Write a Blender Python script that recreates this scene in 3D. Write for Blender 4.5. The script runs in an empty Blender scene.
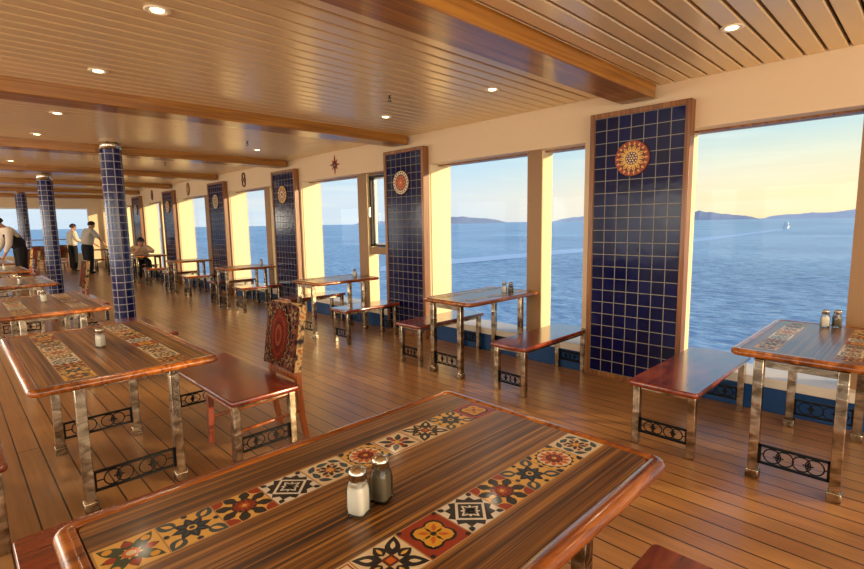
import bpy, bmesh, math, random
from mathutils import Vector, Matrix
PI = math.pi
random.seed(7)
C = bpy.context.scene.collection

# ------------------------------------------------------------------ materials
def lin(c):
    return tuple(((v/255)/12.92 if v/255 <= .04045 else ((v/255+.055)/1.055)**2.4) for v in c) + (1,)

def newmat(name):
    m = bpy.data.materials.new(name); m.use_nodes = True
    nt = m.node_tree
    return m, nt, nt.nodes['Principled BSDF']

def N(nt, t, **kw):
    n = nt.nodes.new(t)
    for k, v in kw.items():
        if k.startswith('i_'):
            key = k[2:]
            key = int(key) if key.isdigit() else key.replace('_', ' ')
            n.inputs[key].default_value = v
        else: setattr(n, k, v)
    return n

def L(nt, a, b): nt.links.new(a, b)

def plain(name, rgb, rough=.5, metal=0, coat=0, spec=.5, noise=0, emit=None, estr=0):
    m, nt, p = newmat(name)
    p.inputs['Base Color'].default_value = lin(rgb)
    p.inputs['Roughness'].default_value = rough
    p.inputs['Metallic'].default_value = metal
    p.inputs['Coat Weight'].default_value = coat
    p.inputs['Coat Roughness'].default_value = .08
    p.inputs['Specular IOR Level'].default_value = spec
    if noise:
        tc = N(nt, 'ShaderNodeTexCoord'); nz = N(nt, 'ShaderNodeTexNoise', i_Scale=18.0, i_Detail=4.0)
        L(nt, tc.outputs['Object'], nz.inputs['Vector'])
        mp = N(nt, 'ShaderNodeMapRange'); mp.inputs[3].default_value = 1-noise; mp.inputs[4].default_value = 1+noise
        L(nt, nz.outputs['Fac'], mp.inputs[0])
        mx = N(nt, 'ShaderNodeVectorMath', operation='SCALE'); mx.inputs[0].default_value = lin(rgb)[:3]
        L(nt, mp.outputs[0], mx.inputs['Scale']); L(nt, mx.outputs[0], p.inputs['Base Color'])
    if emit:
        p.inputs['Emission Color'].default_value = lin(emit); p.inputs['Emission Strength'].default_value = estr
    return m

def wood(name, dark, mid, light, scale=(1.2, 26, 26), rough=.3, coat=.5, axis=0, distort=1.2, fine=True, coatr=.12):
    """procedural wood with its grain along one object axis"""
    m, nt, p = newmat(name)
    tc = N(nt, 'ShaderNodeTexCoord'); mp = N(nt, 'ShaderNodeMapping')
    s = list(scale)
    if axis == 1: s = [scale[1], scale[0], scale[2]]
    if axis == 2: s = [scale[1], scale[2], scale[0]]
    mp.inputs['Scale'].default_value = s
    oi = N(nt, 'ShaderNodeObjectInfo'); add = N(nt, 'ShaderNodeVectorMath', operation='ADD')
    sc = N(nt, 'ShaderNodeMath', operation='MULTIPLY'); sc.inputs[1].default_value = 17.0
    L(nt, oi.outputs['Random'], sc.inputs[0]); cb = N(nt, 'ShaderNodeCombineXYZ')
    for k in range(3): L(nt, sc.outputs[0], cb.inputs[k])
    L(nt, tc.outputs['Object'], mp.inputs['Vector']); L(nt, mp.outputs[0], add.inputs[0]); L(nt, cb.outputs[0], add.inputs[1])
    n1 = N(nt, 'ShaderNodeTexNoise', i_Scale=1.0, i_Detail=5.0, i_Roughness=.62, i_Distortion=distort)
    L(nt, add.outputs[0], n1.inputs['Vector'])
    r = N(nt, 'ShaderNodeValToRGB'); e = r.color_ramp.elements
    e[0].position = .36; e[0].color = lin(dark); e[1].position = .65; e[1].color = lin(light)
    q = e.new(.5); q.color = lin(mid)
    L(nt, n1.outputs['Fac'], r.inputs['Fac']); L(nt, r.outputs['Color'], p.inputs['Base Color'])
    p.inputs['Roughness'].default_value = rough
    p.inputs['Coat Weight'].default_value = coat; p.inputs['Coat Roughness'].default_value = coatr
    b = N(nt, 'ShaderNodeBump', i_Strength=.06, i_Distance=.01)
    L(nt, n1.outputs['Fac'], b.inputs['Height']); L(nt, b.outputs[0], p.inputs['Normal'])
    return m

M = {}
M['laminate'] = wood('walnut_laminate', (44, 24, 8), (112, 70, 22), (172, 120, 48), (.6, 66, 66), rough=.36, coat=.22, distort=1.1)
M['window_laminate'] = wood('window_laminate', (74, 42, 18), (104, 62, 27), (136, 88, 42), (.5, 40, 40), rough=.34, coat=.3, distort=.9)
M['edge_wood'] = wood('edge_wood', (104, 50, 14), (150, 80, 24), (182, 108, 38), (2, 14, 14), rough=.26, coat=.6)
M['bench_wood'] = wood('bench_wood', (88, 28, 12), (122, 44, 20), (146, 62, 28), (1.4, 12, 12), rough=.22, coat=.7)
M['chair_wood'] = wood('chair_wood', (120, 58, 22), (160, 84, 36), (184, 106, 52), (1.5, 20, 20), rough=.35, coat=.3, axis=2)
M['chair_front_wood'] = wood('chair_front_wood', (96, 34, 16), (124, 48, 24), (146, 64, 32), (1.5, 20, 20), rough=.35, coat=.3, axis=2)
M['beam_wood'] = wood('beam_wood', (128, 78, 24), (160, 104, 36), (182, 126, 50), (.6, 16, 16), rough=.32, coat=.35)
M['panel_wood'] = wood('panel_wood', (104, 60, 24), (134, 82, 36), (156, 104, 52), (.8, 24, 24), rough=.4, coat=.2, axis=2)
def steel_mat():
    m, nt, p = newmat('polished_steel'); p.inputs['Metallic'].default_value = 1
    tc = N(nt, 'ShaderNodeTexCoord'); mp = N(nt, 'ShaderNodeMapping'); mp.inputs['Scale'].default_value = (9, 9, 16)
    nz = N(nt, 'ShaderNodeTexNoise', i_Scale=1.0, i_Detail=4.0, i_Distortion=.8); L(nt, tc.outputs['Object'], mp.inputs['Vector']); L(nt, mp.outputs[0], nz.inputs['Vector'])
    r = N(nt, 'ShaderNodeValToRGB'); e = r.color_ramp.elements
    e[0].position = .36; e[0].color = lin((126, 110, 86)); e[1].position = .62; e[1].color = lin((206, 192, 168))  # mottled brown to pale tones put reflections into the steel colour
    L(nt, nz.outputs['Fac'], r.inputs['Fac']); L(nt, r.outputs['Color'], p.inputs['Base Color']); p.inputs['Roughness'].default_value = .14
    b = N(nt, 'ShaderNodeBump', i_Strength=.25, i_Distance=.01); L(nt, nz.outputs['Fac'], b.inputs['Height']); L(nt, b.outputs[0], p.inputs['Normal'])
    return m
M['steel'] = steel_mat()
M['chrome'] = plain('chrome', (205, 198, 182), rough=.2, metal=1)
M['iron'] = plain('wrought_iron', (13, 12, 14), rough=.55, spec=.25)
M['wall'] = plain('wall_paint', (224, 196, 156), rough=.55, noise=.02)
M['jamb'] = plain('jamb_paint', (246, 222, 168), rough=.5)
M['post'] = plain('post_shade_tan', (150, 114, 74), rough=.5)  # tan holds the shade on the posts' room side
M['sill'] = plain('sill_paint', (232, 220, 200), rough=.4)
M['blue_wall'] = plain('blue_paint', (14, 68, 122), rough=.4)
M['dark_gap'] = plain('dark_gap', (26, 17, 10), rough=.9)
M['rubber'] = plain('rubber_gasket', (40, 34, 30), rough=.6)
M['white_metal'] = plain('white_metal', (232, 228, 218), rough=.35)
M['lamp_ring'] = plain('lamp_ring', (240, 225, 195), rough=.3)
M['lamp_glow'] = plain('lamp_glow', (255, 236, 200), emit=(255, 226, 170), estr=9)
M['salt'] = plain('salt', (238, 228, 208), rough=.8, noise=.04)
M['pepper'] = plain('pepper', (112, 98, 72), rough=.9, noise=.35)
M['skin'] = plain('skin', (196, 140, 106), rough=.5)
M['hair'] = plain('hair', (38, 26, 20), rough=.6)
M['shirt_white'] = plain('shirt_white', (226, 212, 192), rough=.8)
M['shirt_grey'] = plain('shirt_grey', (206, 196, 180), rough=.8)
M['shirt_tan'] = plain('shirt_tan', (222, 184, 140), rough=.8)
M['black_cloth'] = plain('black_cloth', (26, 23, 26), rough=.85)
M['shoe'] = plain('shoe', (18, 15, 14), rough=.4)
M['eye'] = plain('eye', (30, 22, 18), rough=.2)
M['hull'] = plain('hull_white', (225, 220, 212), rough=.5)
M['island'] = plain('island_haze', (120, 128, 142), rough=1, spec=0, emit=(120, 128, 146), estr=.85)  # emission lifts the dark side, haze put into the colour
M['far_hill'] = plain('far_hill_haze', (136, 144, 158), rough=1, spec=0, emit=(138, 148, 164), estr=.85)  # pale glow stands in for distance haze
M['foam'] = plain('foam', (222, 234, 242), rough=.6)
M['boat_white'] = plain('boat_white', (235, 235, 232), rough=.4)
M['dish'] = plain('dish_china', (238, 232, 222), rough=.2)
# glaze colours for tiles, medallions and fabric
G = dict(red=(150, 52, 22), yellow=(214, 158, 46), amber=(222, 176, 86), black=(34, 32, 32), navy=(28, 40, 58), teal=(52, 74, 82),
         cream=(222, 204, 166), white=(226, 220, 204), orange=(196, 98, 34), green=(54, 66, 44), grout=(176, 136, 88), brown=(96, 46, 22))
for k, v in G.items(): M['g_'+k] = plain('glaze_'+k, v, rough=.36, coat=.12, spec=.35, noise=.07)
for k, v in dict(red=(96, 32, 22), rust=(126, 58, 32), navy=(26, 21, 28), cream=(136, 110, 76), gold=(132, 86, 42), teal=(46, 50, 58)).items():
    M['f_'+k] = plain('thread_'+k, v, rough=.9, spec=.1, noise=.18)

def glass_mat():
    m, nt, p = newmat('window_glass'); nt.nodes.remove(p)
    out = nt.nodes['Material Output']
    tr = N(nt, 'ShaderNodeBsdfTransparent'); tr.inputs[0].default_value = (.965, .985, .985, 1)
    gl = N(nt, 'ShaderNodeBsdfGlossy'); gl.inputs['Roughness'].default_value = .015
    lw = N(nt, 'ShaderNodeLayerWeight'); pw = N(nt, 'ShaderNodeMath', operation='POWER'); pw.inputs[1].default_value = 5.0
    fr = N(nt, 'ShaderNodeMath', operation='MULTIPLY_ADD'); fr.inputs[1].default_value = .7; fr.inputs[2].default_value = .012
    L(nt, lw.outputs['Facing'], pw.inputs[0]); L(nt, pw.outputs[0], fr.inputs[0])
    mx = N(nt, 'ShaderNodeMixShader')
    L(nt, fr.outputs[0], mx.inputs[0]); L(nt, tr.outputs[0], mx.inputs[1]); L(nt, gl.outputs[0], mx.inputs[2])
    L(nt, mx.outputs[0], out.inputs[0])
    return m
M['glass'] = glass_mat()
def jar_glass():
    m, nt, p = newmat('jar_glass'); nt.nodes.remove(p)
    out = nt.nodes['Material Output']
    tr = N(nt, 'ShaderNodeBsdfTransparent'); tr.inputs[0].default_value = (.95, .96, .95, 1)
    gl = N(nt, 'ShaderNodeBsdfGlossy'); gl.inputs['Roughness'].default_value = .05
    lw = N(nt, 'ShaderNodeLayerWeight', i_Blend=.35)
    mx = N(nt, 'ShaderNodeMixShader')
    L(nt, lw.outputs['Fresnel'], mx.inputs[0]); L(nt, tr.outputs[0], mx.inputs[1]); L(nt, gl.outputs[0], mx.inputs[2])
    L(nt, mx.outputs[0], out.inputs[0])
    return m
M['jar_glass'] = jar_glass()

def tiles_mat(name, c1, c2, grout, mortar=.035, spec=.5):
    """square glazed tiles on a mesh whose uv is counted in tiles"""
    m, nt, p = newmat(name)
    uv = N(nt, 'ShaderNodeUVMap'); uv.uv_map = 'UVMap'
    br = N(nt, 'ShaderNodeTexBrick', offset=0.0, squash=1.0)
    br.inputs['Scale'].default_value = 1; br.inputs['Mortar Size'].default_value = mortar
    br.inputs['Mortar Smooth'].default_value = .1; br.inputs['Brick Width'].default_value = 1; br.inputs['Row Height'].default_value = 1
    br.inputs['Color1'].default_value = lin(c1); br.inputs['Color2'].default_value = lin(c2); br.inputs['Mortar'].default_value = lin(grout)
    L(nt, uv.outputs[0], br.inputs['Vector'])
    L(nt, br.outputs['Color'], p.inputs['Base Color'])
    rg = N(nt, 'ShaderNodeMapRange'); rg.inputs[3].default_value = .14; rg.inputs[4].default_value = .7
    L(nt, br.outputs['Fac'], rg.inputs[0]); L(nt, rg.outputs[0], p.inputs['Roughness']); p.inputs['Specular IOR Level'].default_value = spec
    nz = N(nt, 'ShaderNodeTexNoise', i_Scale=1.3, i_Detail=1.0); L(nt, uv.outputs[0], nz.inputs['Vector'])
    sm = N(nt, 'ShaderNodeMath', operation='SUBTRACT'); ml = N(nt, 'ShaderNodeMath', operation='MULTIPLY'); ml.inputs[1].default_value = .35
    L(nt, nz.outputs['Fac'], ml.inputs[0]); L(nt, ml.outputs[0], sm.inputs[0]); L(nt, br.outputs['Fac'], sm.inputs[1])
    b = N(nt, 'ShaderNodeBump', i_Strength=.45, i_Distance=.006); L(nt, sm.outputs[0], b.inputs['Height']); L(nt, b.outputs[0], p.inputs['Normal'])
    return m
M['panel_tiles'] = tiles_mat('cobalt_panel_tiles', (7, 8, 50), (10, 12, 68), (150, 146, 132), .028, .22)
M['column_tiles'] = tiles_mat('cobalt_column_tiles', (8, 12, 64), (14, 20, 88), (168, 168, 176), .05)

def floor_mat():
    m, nt, p = newmat('teak_planks')
    tc = N(nt, 'ShaderNodeTexCoord'); sp = N(nt, 'ShaderNodeSeparateXYZ'); cb = N(nt, 'ShaderNodeCombineXYZ')
    L(nt, tc.outputs['Object'], sp.inputs[0])
    ad = N(nt, 'ShaderNodeMath', operation='ADD'); ad.inputs[1].default_value = 20.278
    ay = N(nt, 'ShaderNodeMath', operation='ADD'); ay.inputs[1].default_value = 60.0
    L(nt, sp.outputs['X'], ad.inputs[0]); L(nt, sp.outputs['Y'], ay.inputs[0])
    L(nt, ay.outputs[0], cb.inputs[0]); L(nt, ad.outputs[0], cb.inputs[1])
    br = N(nt, 'ShaderNodeTexBrick', offset=.37, offset_frequency=2)
    br.inputs['Scale'].default_value = 1; br.inputs['Brick Width'].default_value = 9.7; br.inputs['Row Height'].default_value = .1265
    br.inputs['Mortar Size'].default_value = .0042; br.inputs['Mortar Smooth'].default_value = .0
    br.inputs['Color1'].default_value = lin((174, 125, 72)); br.inputs['Color2'].default_value = lin((160, 110, 62)); br.inputs['Mortar'].default_value = lin((34, 18, 12))
    L(nt, cb.outputs[0], br.inputs['Vector'])
    mp = N(nt, 'ShaderNodeMapping'); mp.inputs['Scale'].default_value = (28, 1.1, 1)
    L(nt, tc.outputs['Object'], mp.inputs['Vector'])
    nz = N(nt, 'ShaderNodeTexNoise', i_Scale=1.5, i_Detail=5.0, i_Roughness=.6); L(nt, mp.outputs[0], nz.inputs['Vector'])
    n2 = N(nt, 'ShaderNodeTexNoise', i_Scale=1.1, i_Detail=3.0); L(nt, tc.outputs['Object'], n2.inputs['Vector'])
    sm = N(nt, 'ShaderNodeMath', operation='ADD'); L(nt, nz.outputs['Fac'], sm.inputs[0]); L(nt, n2.outputs['Fac'], sm.inputs[1])
    mr = N(nt, 'ShaderNodeMapRange'); mr.inputs[1].default_value = .6; mr.inputs[2].default_value = 1.4; mr.inputs[3].default_value = .62; mr.inputs[4].default_value = 1.24
    L(nt, sm.outputs[0], mr.inputs[0])
    vm = N(nt, 'ShaderNodeVectorMath', operation='SCALE'); L(nt, br.outputs['Color'], vm.inputs[0]); L(nt, mr.outputs[0], vm.inputs['Scale'])
    L(nt, vm.outputs[0], p.inputs['Base Color'])
    p.inputs['Roughness'].default_value = .3; p.inputs['Specular IOR Level'].default_value = .5
    b = N(nt, 'ShaderNodeBump', i_Strength=.25, i_Distance=.004, invert=True); L(nt, br.outputs['Fac'], b.inputs['Height']); L(nt, b.outputs[0], p.inputs['Normal'])
    return m
M['floor'] = floor_mat()

def ceiling_mat():
    m, nt, p = newmat('ceiling_slats')
    p.inputs['Base Color'].default_value = lin((236, 208, 158))
    p.inputs['Metallic'].default_value = .22
    p.inputs['Roughness'].default_value = .34
    p.inputs['Coat Weight'].default_value = .35; p.inputs['Coat Roughness'].default_value = .14
    tc = N(nt, 'ShaderNodeTexCoord'); mp = N(nt, 'ShaderNodeMapping'); mp.inputs['Scale'].default_value = (.7, 7.9, 1)
    nz = N(nt, 'ShaderNodeTexNoise', i_Scale=1.0, i_Detail=2.0)
    L(nt, tc.outputs['Object'], mp.inputs['Vector']); L(nt, mp.outputs[0], nz.inputs['Vector'])
    b = N(nt, 'ShaderNodeBump', i_Strength=.12, i_Distance=.02); L(nt, nz.outputs['Fac'], b.inputs['Height']); L(nt, b.outputs[0], p.inputs['Normal'])
    return m
M['ceiling'] = ceiling_mat()

def sea_mat():
    m, nt, p = newmat('sea_water')
    tc = N(nt, 'ShaderNodeTexCoord')
    mp = N(nt, 'ShaderNodeMapping'); mp.inputs['Scale'].default_value = (.42, .3, 1); mp.inputs['Rotation'].default_value = (0, 0, .5)
    L(nt, tc.outputs['Object'], mp.inputs['Vector'])
    n1 = N(nt, 'ShaderNodeTexNoise', i_Scale=1.5, i_Detail=4.0, i_Roughness=.62); L(nt, mp.outputs[0], n1.inputs['Vector'])
    n2 = N(nt, 'ShaderNodeTexNoise', i_Scale=.03, i_Detail=3.0); L(nt, mp.outputs[0], n2.inputs['Vector'])
    r = N(nt, 'ShaderNodeValToRGB'); e = r.color_ramp.elements
    e[0].position = .36; e[0].color = lin((52, 112, 160)); e[1].position = .6; e[1].color = lin((190, 216, 226))
    ad = N(nt, 'ShaderNodeMath', operation='MULTIPLY_ADD'); ad.inputs[1].default_value = .35; 
    L(nt, n2.outputs['Fac'], ad.inputs[0]); 
    sc = N(nt, 'ShaderNodeMath', operation='MULTIPLY'); sc.inputs[1].default_value = .65; L(nt, n1.outputs['Fac'], sc.inputs[0]); L(nt, sc.outputs[0], ad.inputs[2])
    L(nt, ad.outputs[0], r.inputs['Fac']); L(nt, r.outputs['Color'], p.inputs['Base Color'])
    p.inputs['Roughness'].default_value = .3; p.inputs['IOR'].default_value = 1.33
    b = N(nt, 'ShaderNodeBump', i_Strength=.9, i_Distance=.5); L(nt, n1.outputs['Fac'], b.inputs['Height']); L(nt, b.outputs[0], p.inputs['Normal'])
    return m
M['sea'] = sea_mat()

def fabric_mat():
    m, nt, p = newmat('tapestry_ground')
    tc = N(nt, 'ShaderNodeTexCoord')
    v = N(nt, 'ShaderNodeTexVoronoi', i_Scale=26.0, feature='DISTANCE_TO_EDGE'); L(nt, tc.outputs['Object'], v.inputs['Vector'])
    w = N(nt, 'ShaderNodeTexNoise', i_Scale=34.0, i_Detail=2.0); L(nt, tc.outputs['Object'], w.inputs['Vector'])
    r = N(nt, 'ShaderNodeValToRGB'); e = r.color_ramp.elements
    e[0].position = .0; e[0].color = lin((112, 86, 60)); e[1].position = .2; e[1].color = lin((30, 22, 30)); q = e.new(.07); q.color = lin((96, 50, 40))
    L(nt, v.outputs['Distance'], r.inputs['Fac'])
    mx = N(nt, 'ShaderNodeMix', data_type='RGBA'); r2 = N(nt, 'ShaderNodeValToRGB'); r2.color_ramp.elements[0].position = .55; r2.color_ramp.elements[1].position = .6
    L(nt, w.outputs['Fac'], r2.inputs['Fac']); L(nt, r2.outputs['Color'], mx.inputs[0])
    L(nt, r.outputs['Color'], mx.inputs[6]); mx.inputs[7].default_value = lin((92, 34, 24))
    L(nt, mx.outputs[2], p.inputs['Base Color']); p.inputs['Roughness'].default_value = .9; p.inputs['Specular IOR Level'].default_value = .15
    return m
M['tapestry'] = fabric_mat()
def fabric_side():
    m, nt, p = newmat('tapestry_side')
    tc = N(nt, 'ShaderNodeTexCoord')
    v = N(nt, 'ShaderNodeTexVoronoi', i_Scale=22.0); L(nt, tc.outputs['Object'], v.inputs['Vector'])
    r = N(nt, 'ShaderNodeValToRGB'); e = r.color_ramp.elements
    e[0].position = .2; e[0].color = lin((178, 102, 48)); e[1].position = .75; e[1].color = lin((60, 44, 36)); q = e.new(.45); q.color = lin((226, 190, 128))
    L(nt, v.outputs['Distance'], r.inputs['Fac']); L(nt, r.outputs['Color'], p.inputs['Base Color']); p.inputs['Roughness'].default_value = .9
    return m
M['tapestry_side'] = fabric_side()

# ------------------------------------------------------------------ mesh helpers
def box(bm, x0, x1, y0, y1, z0, z1, mi=0, bev=0, seg=2):
    vs = [bm.verts.new((x, y, z)) for x in (x0, x1) for y in (y0, y1) for z in (z0, z1)]
    fs = [bm.faces.new([vs[i] for i in q]) for q in ((0,1,3,2),(4,6,7,5),(0,4,5,1),(2,3,7,6),(0,2,6,4),(1,5,7,3))]
    for f in fs: f.material_index = mi
    if bev:
        es = list({e for f in fs for e in f.edges})
        r = bmesh.ops.bevel(bm, geom=es, offset=bev, segments=seg, affect='EDGES', profile=.5)
        for f in r['faces']: f.material_index = mi; f.smooth = True
    return vs

def cyl(bm, p0, p1, r0, r1=None, n=16, mi=0, cap=True, smooth=True):
    r1 = r0 if r1 is None else r1
    p0, p1 = Vector(p0), Vector(p1); d = (p1-p0).normalized()
    u = d.orthogonal().normalized(); w = d.cross(u)
    a = [bm.verts.new(p0+(u*math.cos(t)+w*math.sin(t))*r0) for t in [2*PI*k/n for k in range(n)]]
    b = [bm.verts.new(p1+(u*math.cos(t)+w*math.sin(t))*r1) for t in [2*PI*k/n for k in range(n)]]
    for k in range(n):
        f = bm.faces.new((a[k], a[(k+1)%n], b[(k+1)%n], b[k])); f.smooth = smooth; f.material_index = mi
    if cap:
        bm.faces.new(a[::-1]).material_index = mi; bm.faces.new(b).material_index = mi

def lathe(bm, prof, n=24, mi=0, origin=(0,0,0), sq=None):
    """prof: list of (r, z); sq>0 squares the section"""
    rings = []
    for r, z in prof:
        ring = []
        for k in range(n):
            t = 2*PI*(k+.5)/n; c, s = math.cos(t), math.sin(t); q = 1
            if sq:
                q = 1/((abs(c)**sq+abs(s)**sq)**(1/sq))
            ring.append(bm.verts.new((origin[0]+r*c*q, origin[1]+r*s*q, origin[2]+z)))
        rings.append(ring)
    for a, b in zip(rings, rings[1:]):
        for k in range(n):
            f = bm.faces.new((a[k], a[(k+1)%n], b[(k+1)%n], b[k])); f.smooth = True; f.material_index = mi
    bm.faces.new(rings[0][::-1]).material_index = mi; bm.faces.new(rings[-1]).material_index = mi

def torus(bm, c, R, r, ax=0, n=24, m=6, mi=0):
    rings = []
    for i in range(n):
        a = 2*PI*i/n; ring = []
        for j in range(m):
            b = 2*PI*j/m; q = R+r*math.cos(b); p = [q*math.cos(a), q*math.sin(a), r*math.sin(b)]
            if ax == 0: p = [p[2], p[0], p[1]]
            if ax == 1: p = [p[0], p[2], p[1]]
            ring.append(bm.verts.new((c[0]+p[0], c[1]+p[1], c[2]+p[2])))
        rings.append(ring)
    for i in range(n):
        for j in range(m):
            f = bm.faces.new((rings[i][j], rings[(i+1)%n][j], rings[(i+1)%n][(j+1)%m], rings[i][(j+1)%m])); f.smooth = True; f.material_index = mi

def rrect(L_, W_, r, n=5):
    pts = []
    for cx, cy, a0 in ((L_/2-r, W_/2-r, 0), (-L_/2+r, W_/2-r, PI/2), (-L_/2+r, -W_/2+r, PI), (L_/2-r, -W_/2+r, 1.5*PI)):
        for k in range(n+1):
            a = a0+PI/2*k/n; pts.append((cx+r*math.cos(a), cy+r*math.sin(a)))
    return pts

def loft_rrect(bm, L_, W_, r, prof, n=5, close=False, cap_top=False, cap_bot=False, mi=0):
    """prof: (inset, z) rings of a rounded rectangle"""
    rings = [[bm.verts.new((x, y, z)) for x, y in rrect(L_-2*i, W_-2*i, max(r-i, .004), n)] for i, z in prof]
    pairs = list(zip(rings, rings[1:])) + ([(rings[-1], rings[0])] if close else [])
    for a, b in pairs:
        m = len(a)
        for k in range(m):
            f = bm.faces.new((a[k], b[k], b[(k+1)%m], a[(k+1)%m])); f.smooth = True; f.material_index = mi
    if cap_top: bm.faces.new(rings[0]).material_index = mi
    if cap_bot: bm.faces.new(rings[-1][::-1]).material_index = mi

def obj(name, bm, mats, parent=None, loc=None):
    bmesh.ops.recalc_face_normals(bm, faces=bm.faces[:]) if not bm.get('keep') else None
    me = bpy.data.meshes.new(name); bm.to_mesh(me); bm.free()
    for m in (mats if isinstance(mats, (list, tuple)) else [mats]): me.materials.append(m)
    o = bpy.data.objects.new(name, me); C.objects.link(o)
    if parent: o.parent = parent
    if loc: o.location = loc
    return o
class BM:
    def __new__(cls): return bmesh.new()
def make(name, mats, parent, fn, *a, **k):
    bm = bmesh.new(); fn(bm, *a, **k)
    bmesh.ops.recalc_face_normals(bm, faces=bm.faces[:])
    me = bpy.data.meshes.new(name); bm.to_mesh(me); bm.free()
    for m in (mats if isinstance(mats, (list, tuple)) else [mats]): me.materials.append(m)
    o = bpy.data.objects.new(name, me); C.objects.link(o)
    if parent: o.parent = parent
    return o
def thing(name, label, cat, loc=(0,0,0), rz=0, group=None):
    o = bpy.data.objects.new(name, None); C.objects.link(o); o.empty_display_size = .1
    o.location = loc; o.rotation_euler = (0, 0, rz); o['label'] = label; o['category'] = cat
    if group: o['group'] = group
    return o
def tag(o, label, cat, group=None, kind=None):
    o['label'] = label; o['category'] = cat
    if group: o['group'] = group
    if kind: o['kind'] = kind
    return o
def struct(name, mats, fn, *a, parent=None, **k):
    o = make(name, mats, parent, fn, *a, **k)
    if not parent: o['kind'] = 'structure'
    return o
def dup(root, loc, rz, label, group=None):
    r = root.copy(); C.objects.link(r); r.location = loc; r.rotation_euler = (0, 0, rz); r['label'] = label
    if group: r['group'] = group
    for ch in list(root.children):
        c = ch.copy(); C.objects.link(c); c.parent = r
        for g in list(ch.children):
            d = g.copy(); C.objects.link(d); d.parent = c
    return r
def boxes(bm, *bs, bev=0):
    for b in bs: box(bm, *b[:6], mi=b[6] if len(b) > 6 else 0, bev=bev)

# ------------------------------------------------------------------ flat glazed artwork (tiles, medallions, embroidery)
def circ(cx, cy, r, n=14): return [(cx+r*math.cos(2*PI*k/n), cy+r*math.sin(2*PI*k/n)) for k in range(n)]
def drop(a, r0, r1, w, n=6):
    """leaf / petal along angle a between radii r0 and r1"""
    pts = []
    for k in range(n+1):
        t = k/n; pts.append((r0+(r1-r0)*t, w*math.sin(PI*t**.8)))
    for k in range(n-1, 0, -1):
        t = k/n; pts.append((r0+(r1-r0)*t, -w*math.sin(PI*t**.8)))
    c, s = math.cos(a), math.sin(a)
    return [(x*c-y*s, x*s+y*c) for x, y in pts]
def flower(n, r0, r1, w, a0=0): return [drop(a0+2*PI*k/n, r0, r1, w) for k in range(n)]
def star(n, R, r, a0=0): return [((R if k % 2 == 0 else r)*math.cos(a0+PI*k/n), (R if k % 2 == 0 else r)*math.sin(a0+PI*k/n)) for k in range(2*n)]
def sq(h, a=0):
    c, s = math.cos(a), math.sin(a)
    return [(x*c-y*s, x*s+y*c) for x, y in ((-h,-h),(h,-h),(h,h),(-h,h))]
def shift(p, dx, dy): return [(x+dx, y+dy) for x, y in p]
def corners(f): return [shift(f, sx*.5, sy*.5) for sx in (-1, 1) for sy in (-1, 1)]
def clip(p): return [(max(-.485, min(.485, x)), max(-.485, min(.485, y))) for x, y in p]
Q = PI/4
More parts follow.
